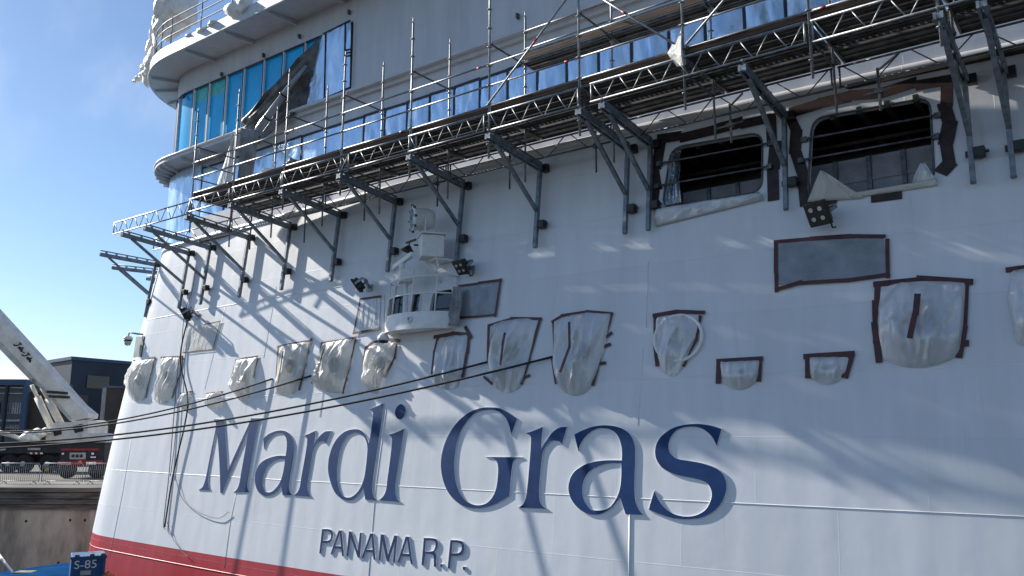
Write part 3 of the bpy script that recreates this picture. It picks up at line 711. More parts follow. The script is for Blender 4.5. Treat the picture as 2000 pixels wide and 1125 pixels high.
# brackets: arm, clamped post down the wall, raking brace
def bracket(xj, skew=0.0, ox=None, base=None, rot=0.0, length=None, outx=0.0):
    zj = 9.45
    root = MB()
    if base is None:
        J = Vector((xj, yh(zj, xj)-.06, zj)); n = Vector((0, -1, 0)); s = Vector((1, 0, 0))
    else: J, n = base; s = Vector((-n.y, n.x, 0))
    length = length or (J.y-14.78 if base is None else 2.15)
    O = J+n*length+Vector((0,0,.22))+s*outx
    up = Vector((0,0,1)); dn = Vector((0, LEAN, 1)).normalized() if base is None else (Vector((-n.x*LEAN, -n.y*LEAN, 1))).normalized()
    arm = MB()
    for k in (-.055, .055): arm.beam(J+s*k, O+s*k, 0.05, 0.13)
    for t in (0.05, 0.3, 0.55, 0.8, 0.98): arm.box(J.lerp(O, t), 0.14, 0.10, 0.10)
    arm.tube([J.lerp(O, .02)+up*.16, O+up*.16], 0.0242, 8)
    for t in (.04, .2, .38, .55, .73, .9): arm.box(J.lerp(O, t)+up*.12, 0.07, 0.07, 0.10)
    a = arm.build('bracket_arm', M['bracket'], scaf)
    pst = MB(); P0 = J+n*.10+dn*.10; P1 = J+n*.10-dn*2.15
    pst.beam(P0, P1, 0.09, 0.11, n)
    pst.lathe(P1-dn*.02, dn, [(0, .055), (.05, .055)], 10)
    p = pst.build('bracket_post', M['bracket'], scaf)
    cl = MB(); c = J-dn*1.55+n*.06
    cl.bevbox(c+s*.14, 0.20, 0.18, 0.20, 0.02); cl.box(c+s*.05-n*.03, 0.3, 0.05, 0.12); cl.tube([c+s*.1, c+s*.30], .03, 8)
    cl.build('clamp', M['black'], p)
    ct = MB(); ct.box(J+n*.03+s*.12, 0.16, 0.14, 0.2); ct.build('top_clamp', M['black'], p)
    br = MB(); br.beam(J.lerp(O, 0.86)-up*.06, J+n*.13-dn*1.18, 0.075, 0.09, s); br.build('bracket_brace', M['bracket'], scaf)
    # coupling that carries the girder
    return O
BJ = [-26.9, -24.4, -22.0, -19.5, -17.0, -14.35, -11.75, -9.2, -8.6, -5.45, -2.0, -1.35, 1.2, 3.8]
for x in BJ: bracket(x)
for dg in (24, 50, 74):
    d = radians(dg); z = 9.45; n = Vector((-sin(d), -cos(d), 0)); c = Vector((xcc(z), YC, z))+n*(rad(z)+.06)
    bracket(0, base=(c, n))
bracket(-28.4)
# dropped uprights and couplers hanging under the inner girder
for x, z0 in ((-23.3, 8.75), (-20.5, 8.6), (-12.4, 8.9), (-9.8, 8.85), (-14.9, 8.85), (-17.8, 8.9)):
    mb = MB(); mb.tube([(x, YB+.14, 9.9), (x, YB+.14, z0)], 0.0242, 8); mb.box((x, YB+.11, 9.5), .1, .1, .1); mb.build('drop_tube', M['steel_dark'], scaf)
for x in (-6.55, -3.45): 
    mb = MB(); mb.tube([(x, 16.9, 9.9), (x, 16.9, 9.0)], 0.03, 8); mb.box((x, 16.88, 9.4), .16, .12, .08); mb.tube([(x-.3, 16.85, 9.38), (x+.3, 16.85, 9.42)], 0.0242, 8); mb.tube([(x, 16.9, 9.85), (x+.45, YB+.1, 9.9)], 0.0242, 8)
    mb.build('wall_strut', M['steel'], scaf)
# wind rails lashed across the two big openings
def wall_rail(p, q, label):
    a = hull(*p, off=0.09); b = hull(*q, off=0.09); mb = MB(); mb.tube([a, b], 0.0242, 8)
    for e in (a, b): mb.box(e+Vector((0,.04,0)), .12, .12, .1)
    thing(mb, 'guard_rail', M['steel_dark'], label, 'guard rail', 'tube rails across the two dark openings')
wall_rail((1290,322),(1508,282), 'upper grey tube across the left dark opening'); wall_rail((1285,366),(1504,328), 'lower grey tube across the left dark opening')
wall_rail((1572,275),(1832,228), 'upper grey tube across the right dark opening'); wall_rail((1566,316),(1829,269), 'lower grey tube across the right dark opening')
# ================================================================== PLASTIC COVERS taped over the openings
def lerp_poly(P, v):
    # position along polyline P (list of px) at parameter v by index
    k = v*(len(P)-1); i = min(int(k), len(P)-2); t = k-i
    return (P[i][0]*(1-t)+P[i+1][0]*t, P[i][1]*(1-t)+P[i+1][1]*t)
def fold(x, y, seed, a=1.0):
    p = Vector((x*1.7+seed*3.1, y*0.42, seed*1.7))
    f = noise.noise(p*1.3)*0.5+noise.noise(p*2.9)*0.55+noise.noise(p*6.5)*0.2
    r = 1-abs(noise.noise(Vector((x*2.3+y*0.9+seed, y*0.5-x*.4, seed*5.1))))*2.2
    return a*(f+0.45*max(0, r)**3)
def cover(label, left, right, sag, bulge, tapes, inner=None, m='plastic', arch=0.0, tw=0.075, group='plastic covers taped over the mooring openings', seed=None, belly=0.62):
    seed = seed if seed is not None else random.random()*20
    W = hull(*lerp_poly(left, .4)); W2 = hull(*lerp_poly(right, .4)); wid = (W-W2).length
    hei = (hull(*left[0])-hull(*left[-1])).length
    mb = MB()
    def fn(u, v):
        l = lerp_poly(left, v); r = lerp_poly(right, v)
        x = l[0]*(1-u)+r[0]*u; y = l[1]*(1-u)+r[1]*u
        y += sag*4*u*(1-u)*max(0, (v-0.55)/0.45)**1.6-arch*4*u*(1-u)*(1-v)**2
        p = hull(x, y); n = hn(p)
        e = (4*u*(1-u))**0.55
        prof = sin(pi*min(1, v**0.8*0.97+0.03))**0.7
        sagp = 1+0.8*exp(-((v-belly-.12)/0.18)**2)
        w = fold(u*wid, v*hei, seed)
        o = bulge*0.72*e*prof*sagp*(0.55+0.95*w)+0.012+0.02*abs(w)
        q = p+n*max(0.012, o)
        q.z -= 0.35*o*max(0, v-.45)
        return q
    mb.grid(fn, 34, 40)
    o = thing(mb, 'plastic_cover', M[m], label, 'plastic cover', group, base=hull(*lerp_poly(left, .9)))
    for t in tapes:
        tb = MB(); ribbon(tb, t, tw, 0.03, 0.004, jit=0.02); tb.build('tape', M['tape'], o)
    if inner:
        tb = MB(); P = []
        c = [hull(*p) for p in inner]
        ribbon(tb, inner, tw*0.95, bulge*0.95+0.05, 0.004, jit=0.01); tb.build('tape_strip', M['tape'], o)
    return o
cover('leftmost crumpled plastic cover, below the surveillance camera', [(260,707),(246,745),(251,770)], [(304,701),(297,723),(285,776)], 12, 0.30, [[(262,705),(304,699)],[(304,699),(297,730),(285,776)],[(267,717),(244,750)]], m='plastic_milky_sunlit')
cover('plastic cover with a dark hole, beside the long hanging cable on the left', [(317,699),(306,745),(300,779)], [(357,699),(353,730),(337,776)], 12, 0.30, [[(316,698),(358,697)],[(357,700),(352,732),(337,776)]], m='plastic_milky_sunlit')
cover('tiny white wrapped bundle behind the mooring lines, left of the other tiny bundle', [(354,768),(351,792)], [(377,767),(372,796)], 6, 0.22, [[(354,768),(377,766)]], m='plastic_milky_sunlit', tw=.05)
cover('tiny white wrapped bundle behind the mooring lines above the letter M', [(406,770),(402,792)], [(436,766),(434,792)], 7, 0.30, [[(405,769),(437,765)]], m='plastic_milky_sunlit', tw=.06, seed=3.3)
cover('narrow bag-like plastic cover third from the left with short tape sides', [(463,704),(453,747),(463,776)], [(505,698),(497,735),(487,776)], 8, 0.34, [[(462,704),(505,696)],[(462,705),(452,747)],[(505,700),(495,738)]], m='plastic_milky_sunlit')
cover('wrinkled plastic cover with a middle tape strip, above the first a', [(545,677),(541,735),(536,768)], [(608,667),(598,715),(585,762)], 6, 0.36, [[(544,677),(608,667)],[(609,662),(585,762)],[(545,679),(541,738)]], [(573,691),(564,752)], m='plastic_milky_sunlit')
cover('billowing plastic cover with a long straight right tape edge, above the letter d', [(629,672),(617,731),(614,755)], [(696,660),(685,715),(671,766)], 6, 0.40, [[(628,672),(697,659)],[(697,660),(671,768)],[(629,673),(617,731),(612,747)]], [(657,680),(640,736)], m='plastic_milky_sunlit')
cover('rounded plastic bag cover under the left end of the cab platform', [(716,679),(711,715),(715,742),(724,766)], [(777,668),(771,699),(757,728),(739,768)], 2, 0.36, [[(716,679),(728,670),(744,664)],[(757,664),(782,665)],[(775,676),(771,699),(751,733)],[(716,680),(711,715)]], m='plastic_milky_sunlit')
cover('grey plastic cover with ragged brown tape below the right end of the cab platform', [(856,661),(851,688),(847,720),(845,750)], [(917,653),(913,683),(905,730),(893,757)], 6, 0.30, [[(850,660),(885,651),(917,653)],[(910,640),(921,660)],[(856,661),(851,688),(846,728)],[(917,654),(913,690),(904,738)]], tw=.10)
cover('tapering plastic cover crossed by the longest mooring line, inner tape strip', [(957,637),(955,704),(961,750)], [(1056,624),(1036,700),(1020,752)], 16, 0.34, [[(956,636),(1000,623),(1057,624)],[(1056,626),(1035,701),(1020,750)],[(957,640),(955,704)],[(948,737),(962,748)],[(1020,740),(1036,735)]], [(1004,656),(999,680),(996,715)], arch=6)
cover('tall shield-shaped plastic cover where the longest mooring line ends', [(1082,628),(1083,692),(1086,748)], [(1196,614),(1180,690),(1160,750)], 24, 0.36, [[(1081,628),(1097,617),(1147,610),(1197,613)],[(1195,614),(1185,650),(1172,700),(1158,752)],[(1082,630),(1084,690)],[(1079,702),(1086,748)],[(1181,660),(1194,651)],[(1180,679),(1192,672)],[(1161,710),(1184,710)]], [(1128,636),(1129,684),(1112,732)], arch=8)
cover('pointed plastic cover over a thin white ring, standing alone right of the mooring lines', [(1281,621),(1281,672),(1288,715)], [(1369,617),(1360,662),(1337,714)], 20, 0.20, [[(1276,619),(1324,610),(1374,611)],[(1281,622),(1281,671),(1287,714)],[(1369,618),(1360,662),(1346,690)],[(1346,694),(1337,714)]], arch=4, tw=.09)
cover('small low plastic cover with three tape edges, left one of the small pair', [(1407,707),(1411,745)], [(1486,704),(1480,742)], 18, 0.22, [[(1402,706),(1489,702)],[(1407,706),(1404,749)],[(1484,704),(1481,744)]], tw=.10)
cover('small low plastic cover with three tape edges, right one of the small pair', [(1580,698),(1583,735)], [(1662,697),(1652,733)], 17, 0.22, [[(1571,697),(1669,693)],[(1577,698),(1577,738)],[(1662,698),(1652,736)]], tw=.12)
cover('largest square plastic cover with a tape strip in its middle, lower right', [(1717,560),(1713,630),(1722,700)], [(1888,554),(1882,636),(1874,692)], 22, 0.40, [[(1707,557),(1795,546),(1896,550)],[(1716,560),(1710,632),(1719,706)],[(1888,555),(1882,640),(1875,697)],[(1867,670),(1893,671)],[(1709,590),(1711,668)]], [(1798,586),(1794,625),(1785,668)], arch=6, tw=.11)
cover('plastic cover cut off by the right edge of the picture', [(1975,530),(1968,590),(1985,668)], [(2100,515),(2095,600),(2085,670)], 14, 0.38, [[(1968,527),(2100,510)]], tw=.11)
def film(label, quad, tw, m='film_grey', tapes=None, off=0.03, group='grey film panels taped over wall windows', amp=0.012):
    tl, tr, br, bl = quad; seed = random.random()*9; mb = MB()
    def fn(u, v):
        a = (tl[0]*(1-u)+tr[0]*u, tl[1]*(1-u)+tr[1]*u); b = (bl[0]*(1-u)+br[0]*u, bl[1]*(1-u)+br[1]*u)
        x, y = a[0]*(1-v)+b[0]*v, a[1]*(1-v)+b[1]*v
        p = hull(x, y); return p+hn(p)*(off+amp*fold(u*2, v*1.3, seed)*(16*u*(1-u)*v*(1-v))**.5)
    mb.grid(fn, 18, 14)
    o = thing(mb, 'taped_film', M[m], label, 'plastic film', group, base=hull(*bl))
    for t in (tapes if tapes is not None else [[tl, tr], [tr, br], [br, bl], [bl, tl]]):
        tb = MB(); ribbon(tb, t, tw, off+0.012, 0.004, jit=0.012); tb.build('tape', M['tape'], o)
    return o
film('long grey film panel with rounded upper corner below the right floodlight', [(1517,474),(1726,459),(1735,539),(1519,557)], 0.085, tapes=[[(1515,473),(1660,462),(1728,463)],[(1733,472),(1736,540)],[(1737,538),(1660,549),(1565,553),(1518,566)],[(1517,474),(1516,530),(1518,570)]])
film('grey film panel right of the control cab platform', [(897,560),(977,548),(970,614),(898,622)], 0.06, tapes=[[(897,560),(980,547)],[(979,548),(969,616)],[(971,615),(897,622)]])
film('crinkled film panel left of the control cab platform', [(708,585),(744,579),(741,644),(694,650)], 0.06, m='plastic', amp=0.05, tapes=[[(706,585),(744,579)],[(742,643),(692,652)],[(706,586),(693,651)]])
film('white pleated film panel under the leftmost floodlight', [(367,640),(432,629),(418,682),(359,688)], 0.035, m='plastic_milky_sunlit', amp=0.06, tapes=[[(400,634),(432,628)],[(432,628),(418,683)],[(418,683),(359,689)]])
# maroon tape borders and film remnants round the two big dark openings
def border(label, runs, w):
    o = empty('tape_border', hull(*runs[0][0]), label, 'tape', 'torn tape borders round the big openings')
    for r in runs:
        tb = MB(); ribbon(tb, r, w, 0.014, 0.004, jit=0.06); tb.build('tape', M['tape'], o)
_t = M['tape']; M['tape'] = M['tape_brown']
border('torn dark tape border round the left big opening', [[(1284,276),(1330,268),(1400,254),(1450,243),(1503,230)],[(1288,282),(1281,330),(1280,372),(1278,398)],[(1509,226),(1512,280),(1511,330),(1514,390)]], 0.24)
border('torn dark tape border round the right big opening', [[(1545,218),(1600,206),(1660,192),(1720,182),(1790,166),(1858,152)],[(1546,222),(1558,255),(1552,300),(1566,350),(1577,398)],[(1856,154),(1847,205),(1852,240),(1846,280),(1850,318),(1838,335)],[(1703,381),(1760,374)],[(1580,398),(1632,392)]], 0.24)
M['tape'] = _t
def loose(label, fn, m, nu=16, nv=10, group=None, name='loose_film', cat='plastic film'):
    mb = MB(); mb.grid(fn, nu, nv); return thing(mb, name, M[m], label, cat, group, solid=0.004)
def hullq(tl, tr, br, bl, o0, o1, amp, seed, shape=None):
    def fn(u, v):
        a = (tl[0]*(1-u)+tr[0]*u, tl[1]*(1-u)+tr[1]*u); b = (bl[0]*(1-u)+br[0]*u, bl[1]*(1-u)+br[1]*u)
        x, y = a[0]*(1-v)+b[0]*v, a[1]*(1-v)+b[1]*v
        p = hull(x, y); return p+hn(p)*(o0*(1-v)+o1*v+amp*(fold(u*2.2, v*1.2, seed)+.3)*sin(pi*v)**.5)
    return fn
loose('rolled down plastic film along the sill of the left big opening', hullq((1282,410),(1488,378),(1492,392),(1282,444), 0.10, 0.04, 0.10, 1.2), 'plastic', 30, 8)
loose('folded white film triangle at the lower left corner of the right big opening', hullq((1606,338),(1612,340),(1690,388),(1578,396), 0.16, 0.04, 0.07, 2.2), 'plastic_milky_sunlit', 16, 10)
loose('white film strip along the sill of the right big opening', hullq((1660,380),(1830,352),(1830,364),(1660,389), 0.07, 0.03, 0.05, 3.2), 'plastic_milky_sunlit', 24, 5)
loose('pointed film flap at the lower right corner of the right big opening', hullq((1799,321),(1806,320),(1831,356),(1782,360), 0.10, 0.04, 0.08, 4.2), 'plastic', 12, 8)
loose('torn clear film strip hanging down the left side of the left big opening', hullq((1312,300),(1330,292),(1334,400),(1300,406), 0.02, 0.04, 0.14, 5.2), 'film_clear', 14, 22)
# ================================================================== FOIL on the superstructure
seams = [712,753,797,841,889,939,993,1051,1108,1170,1234,1307,1378,1455,1536,1621,1693]
ysm = [262,240,225,205,190,165,140,130,105,90,75,60,50,40,30,20,10]
sx = [-29.0,-27.4,-25.9,-24.4,-22.9]+[at_y(x, y, YS).x for x, y in zip(seams, ysm)]
while sx[-1] < 9: sx.append(sx[-1]+1.25)
foil = empty('foil_covering', (-12, YS, 10.1), 'row of wrinkled blue protective foil panels behind the scaffold railing', 'protective foil')
FZ0, FZ1 = 10.15, 13.15
for i in range(len(sx)-1):
    a, b = sx[i], sx[i+1]; mb = MB(); sd = i*1.37
    mb.grid(lambda u, v: Vector((a+(b-a)*u, YS-.03-(4*u*(1-u)*v*(1-v)*4)**.5*(.10*fold(u*1.4+a, v*3, sd)+.04), FZ0+(FZ1-FZ0)*v)), 12, 20)
    mb.build('foil_panel', M['foil'], foil)
    mb = MB(); mb.box((b, YS-.05, (FZ0+FZ1)/2), 0.07, 0.02, FZ1-FZ0); mb.build('tape_seam', M['seam'], foil)
mb = MB()
for i in range(len(sx)-1): mb.beam((sx[i], YS-.055, FZ1+random.uniform(-.02,.02)), (sx[i+1], YS-.055, FZ1+random.uniform(-.02,.02)), 0.02, 0.07)
mb.build('tape_edge', M['seam'], foil)
mb = MB()
mb.grid(lambda u, v: (lambda d, z: Vector((X2-(R2+.05+.05*fold(u*6, v*2.5, 8.8)+.10*max(0,.25-v))*sin(d), YS+R2-(R2+.05+.05*fold(u*6, v*2.5, 8.8)+.1*max(0,.25-v))*cos(d), z)))(radians(100*(1-u/.75)), 9.95+(13.3+.12*noise.noise(Vector((u*7,0,0)))-9.95)*v) if u < .75 else Vector((X2+(u-.75)/.25*1.5, YS-.05-.05*fold(u*6, v*2.5, 8.8), 9.95+3.35*v)), 60, 16)
thing(mb, 'foil_wrap', M['foil'], 'pale blue foil wrapped round the left corner below the ring walkway', 'protective foil')
# foil panel at the right end of the big glazing and the torn part that hangs out of it
def supw(px, py, off=0.0): return at_y(px, py, YS-off)
tl, tr, br, bl = supw(631,67,.04), supw(687,40,.04), supw(684,170,.04), supw(597,207,.04)
mb = MB()
mb.grid(lambda u, v: (tl*(1-u)+tr*u)*(1-v)+(bl*(1-u)+br*u)*v+Vector((0, -.04*fold(u*2, v*2.4, 5.5)-.03, 0)), 14, 20)
fp = thing(mb, 'foil_sheet', M['foil'], 'blue foil sheet taped over the last panes of the big blue glazing', 'protective foil')
for t in ([(631,66),(684,40)],[(687,44),(684,168)],[(683,171),(640,193),(597,208)],[(636,66),(633,194)],[(674,46),(672,178)],[(674,98),(686,96)],[(674,104),(686,102)],[(674,110),(686,108)]):
    tb = MB(); P = [supw(x, y, .09) for x, y in t]; tb.tube(P, 0.028, 5); tb.build('tape', M['seam'], fp)
A_p, B_p, C_p, D_p = supw(629,70,.08), supw(598,206,.08), supw(506,282,.5), supw(470,238,.75)
mb = MB()
mb.grid(lambda u, v: (A_p*(1-u)+B_p*u)*(1-v)+(D_p*(1-u)+C_p*u)*v+Vector((0, -.25*sin(pi*v)*(1-u)-.15*fold(u*1.6, v*2.2, 6.1)-.025*noise.noise(Vector((u*9, v*7, 1.0))), -.28*sin(pi*v)*(1-u)*1.0)), 30, 44)
torn = thing(mb, 'torn_foil', M['foil_dark_reflection'], 'torn foil flap coloured with dark reflections, hanging diagonally across the blue glazing', 'protective foil', solid=0.004)
mb = MB()
rp = [supw(598,128,.45), supw(566,168,.6), supw(535,212,.75), supw(508,250,.85), supw(490,285,.9)]
mb.tube(rp, [.05,.10,.14,.16,.12], 12)
mb.build('rolled_edge', M['film_grey'], torn)
for t in (.35,.62,.85):
    k = t*4; i = int(k); c = rp[i].lerp(rp[i+1], k-i); d = (rp[i+1]-rp[i]).normalized()
    mb = MB(); mb.tube([c-d*.03, c+d*.03], .165, 12); mb.build('tape_ring', M['tape_black'], torn)
# tarpaulin and film bundles at the left end of the deck
loose('dark grey tarpaulin hanging from the second scaffold post from the left', lambda u, v: Vector((-21.95+.12*fold(u*2, v*3, 2.0)+.25*u, YF+.05+.55*u*(1-.3*v), 12.25-1.9*v)), 'tarp', 10, 18, name='tarpaulin', cat='tarpaulin')
loose('pale film flap peeling off the corner foil beside the tarpaulin', lambda u, v: supw(457-(40*v)*(1-u)-3*u, 262+(118*v)*(1-u)+(150*v)*u, 1.3)+Vector((0, -.08*fold(u*2, v*2, 7.0), 0)), 'plastic_milky_sunlit', 10, 14)
def lump(mb, c, rx, ry, rz, seed, amp=.35, mi=0, sub=3):
    bm = bmesh.new(); bmesh.ops.create_icosphere(bm, subdivisions=sub, radius=1)
    vs = []
    for v in bm.verts:
        q = v.co.copy(); k = 1+amp*(noise.noise(q*1.4+Vector((seed,)*3))+.7*(0.5-abs(noise.noise(q*2.6+Vector((seed*2,)*3))))+.3*noise.noise(q*6+Vector((seed,)*3)))
        vs.append(Vector(c)+Vector((q.x*rx*k, q.y*ry*k, q.z*rz*k)))
    fs = [[v.index for v in f.verts] for f in bm.faces]; bm.free(); mb.add(vs, fs, mi, True)
mb = MB(); lump(mb, (-21.2, 15.6, 10.62), .42, .3, .28, 3.0); thing(mb, 'film_bundle', M['plastic_milky_sunlit'], 'crumpled white film bundle lying on the deck beside the tarpaulin', 'film bundle', 'film bundles lying on the deck')
mb = MB(); lump(mb, (-20.4, 15.9, 10.72), .35, .3, .38, 9.0, .5); thing(mb, 'film_bundle', M['foil_dark_reflection'], 'grey crumpled foil bundle lying on the deck below the torn flap', 'film bundle', 'film bundles lying on the deck')
pb = at_y(1322, 92, 15.0)
mb = MB()
ap = at_y(1330, 58, 15.0); k = [at_y(1303, 104, 14.75), at_y(1330, 108, 14.65), at_y(1341, 110, 15.1), at_y(1330, 100, 15.35)]; lo = [at_y(1322, 130, 14.85), at_y(1334, 128, 14.8), at_y(1340, 126, 15.0), at_y(1330, 126, 15.1)]
mb.add([ap]+k+lo, [(0,1,2),(0,2,3),(0,3,4),(0,4,1),(1,5,6,2),(2,6,7,3),(3,7,8,4),(4,8,5,1),(5,8,7,6)])
thing(mb, 'plastic_bag', M['wrap'], 'white pointed plastic sheet tied to a scaffold post on the right', 'plastic sheet')
# white shrink wrap on the top deck, upper left
def wraps(name, label, items):
    mb = MB()
    if len(items) > 1: mb.tube([at_y(i[0], i[1], i[2]) for i in sorted(items)], min(.12, min(i[4] for i in items)*.8), 8)
    for (px, py, Y, rx, ry, rz, sd) in items: lump(mb, at_y(px, py, Y), rx, ry, rz, sd, .45)
    thing(mb, name, M['wrap'], label, 'shrink wrap', 'white shrink wrapped gear on the top deck')
wraps('wrapped_gear', 'tall white shrink wrapped gear standing behind the top deck railing', [(352,8,19.0,.55,.8,1.1,1.0),(338,32,19.0,.5,.7,.8,2.0),(325,55,18.8,.36,.5,.5,3.0)])
wraps('wrapped_gear', 'slim white shrink wrapped post at the left end of the top deck', [(301,62,20.0,.16,.2,.75,4.0),(298,95,20.0,.26,.3,.55,5.0),(305,118,19.8,.34,.4,.4,5.5)])
wraps('wrapped_gear', 'white wrap bunched along the left roof rim', [(306,128,18.6,.55,.5,.42,6.0),(330,106,18.0,.45,.3,.28,7.0),(293,140,19.6,.36,.4,.34,8.0),(356,92,17.6,.3,.25,.18,9.0),(298,150,18.9,.5,.4,.4,1.2),(320,122,17.9,.5,.35,.3,2.2),(310,105,18.8,.4,.4,.35,3.2)])
wraps('wrapped_gear', 'white rag tail blowing out to the left of the roof rim', [(281,148,20.2,.26,.2,.16,1.5),(270,153,20.4,.22,.15,.12,2.5),(264,158,20.5,.12,.1,.1,2.9)])
wraps('wrapped_gear', 'white wrap along the roof rim beside the railing stanchions', [(375,72,17.1,.3,.2,.13,3.5),(395,62,17.0,.3,.2,.12,4.5),(418,48,17.0,.25,.2,.12,5.2)])
wraps('wrapped_gear', 'white wrapped box standing on the roof rim at the top of the picture', [(462,20,17.0,.5,.3,.36,6.5),(478,12,17.0,.4,.3,.3,7.5)])
# ================================================================== EQUIPMENT fixed to the wall
def at_off(px, py, off): return at_d(px, py, (hull(px, py)-CAM).dot(FW)-off)
def floodlight(label, px, py, face, size=0.42, off=0.42):
    p = hull(px, py, off); x, n, z = hull_frame(hull(px, py))
    fd = Vector(face).normalized(); up = Vector((0,0,1)); rx_ = fd.cross(up).normalized(); rz = rx_.cross(fd)
    o = empty('floodlight', p-rz*size*.5, label, 'floodlight', 'floodlights on the wall')
    ax = (rx_, fd, rz)
    mb = MB(); mb.bevbox(p, size, .07, size*1.04, .03, ax); mb.build('housing', M['black'], o)
    mb = MB()
    for k in range(7): mb.box(p-fd*.09+rx_*(k-3)*size*.12, .018, .12, size*.8, ax)
    mb.build('heat_sink', M['black'], o)
    for a in (-.2, .2):
        for b in (-.2, .2):
            mb = MB(); c = p+fd*.036+rx_*a*size+rz*b*size; mb.lathe(c, fd, [(0, size*.095), (.012, size*.095), (.012, size*.07), (.004, size*.02), (.004, 0)], 16); mb.build('lens', M['lens'], o)
    mb = MB(); q = hull(px, py)+up*.05
    for s in (-1, 1): mb.beam(p+rx_*s*size*.53-fd*.02, p+rx_*s*size*.53-fd*.3, .02, .07, rz)
    mb.beam(p-fd*.3-rx_*size*.53, p-fd*.3+rx_*size*.53, .02, .07, rz); mb.beam(p-fd*.3, q+n*.02, .06, .06, x); mb.box(q+n*.02, .22, .03, .22)
    mb.build('mounting_arm', M['steel'], o)
    mb = MB(); mb.tube([p-rz*size*.52-rx_*size*.4, p-rz*size*.7-rx_*size*.4, p-rz*size*.75-rx_*size*.42-fd*.1], .02, 6); mb.build('cable_gland', M['black'], o)
    return o
floodlight('square black floodlight with four lenses, above the long grey film panel', 1608, 431, (-.25,-.85,-.5), .5, .45)
floodlight('square black floodlight with four lenses, above the film panel right of the control cab', 921, 531, (-.1,-.75,-.62), .42, .45)
floodlight('dark floodlight seen from its side, above the left end of the control cab', 722, 566, (-.75,-.35,-.6), .40, .5)
floodlight('leftmost floodlight, black plate tilted down above the white pleated film', 386, 620, (-.75,-.5,-.55), .46, .5)
# --- control cab platform (part of the ship)
cx_, a_, b_ = -15.55, 1.22, 0.75
zf, zt_ = 5.42, 5.88
def ell(t, z, k=1.0): return Vector((cx_-a_*k*cos(t), yh(z, cx_-a_*k*cos(t))-b_*k*sin(t), z))
T = [pi*k/20 for k in range(21)]
plat = MB()
nT = len(T)
E0 = [ell(t, zf) for t in T]; E1 = [ell(t, zt_) for t in T]
plat.add(E0+E1, [(i, i+1, nT+i+1, nT+i) for i in range(nT-1)], 0, True)
plat.add(E0, [list(range(nT))]); plat.add([Vector((p.x, p.y, zf+.04)) for p in E0], [list(range(nT))])
E2 = [ell(t, zt_, .95) for t in T]; E3 = [ell(t, zf+.04, .95) for t in T]
plat.add(E1+E2, [(i, i+1, nT+i+1, nT+i) for i in range(nT-1)]); plat.add(E2+E3, [(i, i+1, nT+i+1, nT+i) for i in range(nT-1)], 0, True)
platform = plat.build('cab_platform', M['white'], ship)
mb = MB()
for z in (6.38, 6.86): mb.tube([ell(t, z, .98) for t in T], .022, 6)
for t in (0.05, .55, 1.1, 1.75, 2.4, 3.05): mb.tube([ell(t, zt_, .98), ell(t, 6.86, .98)], .022, 6)
mb.build('platform_rail', M['white'], platform)
mb = MB(); q = ell(1.75, zf+.26, 1.01); mb.lathe(q, (0.1,-1,0), [(0,.09),(.03,.09),(.03,.05),(0,.05)], 14); mb.build('pipe_eye', M['white'], platform)
mb = MB(); mb.sheet([ell(.5, zt_, .9), ell(.9, zt_, .9), ell(.9, zf+.1, .6)], .02, Vector((0,-1,0))); mb.build('gusset', M['white'], platform)
# --- radar on its pedestal
pr = at_off(793, 540, .75); base = Vector((pr.x, pr.y, zf+.06))
rad_ = empty('radar_scanner', base, 'white radar scanner with a T shaped bar on a pedestal on the cab platform', 'radar')
mb = MB(); mb.tube([base, Vector((pr.x, pr.y, pr.z-.18))], .07, 12); mb.box(base+Vector((0,0,.3)), .3, .2, .3); mb.build('pedestal', M['white'], rad_)
gx_ = (Vector((.78,-.62,0)), Vector((.62,.78,0)), Vector((0,0,1)))
mb = MB(); mb.bevbox(pr, .52, .4, .36, .04, gx_); mb.lathe(pr+Vector((-.12,-.05,.18)), (0,0,1), [(0,.09),(.2,.08),(.22,.05)], 12); mb.build('gearbox', M['white'], rad_)
t0 = pr+Vector((-.12,-.05,.42)); dx_ = Vector((.94,-.22,.25)).normalized()
mb = MB(); mb.bevbox(t0+dx_*.05, .98, .13, .15, .04, (dx_, Vector((.23,.97,0)).normalized(), Vector((0,0,1)))); mb.build('scanner_bar', M['white'], rad_)
# --- searchlight on its shelf
ps = at_off(826, 428, .95); ax_ = Vector((-.56,-.83,-.04)).normalized()
sl = empty('searchlight', at_off(838, 508, .7), 'large round white searchlight with a bluish lens on a bracket shelf above the cab', 'searchlight')
mb = MB(); mb.lathe(ps-ax_*.30, ax_, [(-.02,.12),(0,.24),(.12,.29),(.50,.31),(.55,.35),(.60,.35),(.62,.31)], 28); mb.build('drum', M['white'], sl)
mb = MB(); mb.lathe(ps+ax_*.30, ax_, [(0,.30),(.02,.30),(.03,.15),(.035,0)], 28); mb.build('lens', mat('searchlight_glass', (.10,.30,.42), .06, .3, var=.2, coat=1), sl)
mb = MB()
for k in range(8):
    c = ps+ax_*.29; a = ax_.cross(Vector((0,0,1))).normalized(); b = a.cross(ax_); d = a*cos(k*pi/4)+b*sin(k*pi/4); mb.box(c+d*.37, .06, .06, .06)
mb.build('lens_clamp', M['steel_dark'], sl)
mb = MB(); sd_ = ax_.cross(Vector((0,0,1))).normalized()
for s in (-1, 1): mb.tube([ps+sd_*s*.36, ps+sd_*s*.36-Vector((0,0,.25)), ps+sd_*s*.12-Vector((0,0,.47))], .025, 6)
mb.tube([ps-Vector((0,0,.44)), ps-Vector((0,0,.62))], .06, 10); mb.tube([ps-sd_*.3-Vector((0,0,.3)), ps-sd_*.35-Vector((0,0,.45)), ps-sd_*.1-Vector((0,0,.52)), ps-Vector((0,0,.46))], .018, 6)
mb.build('yoke', M['white'], sl)
bx = at_off(842, 484, .75)
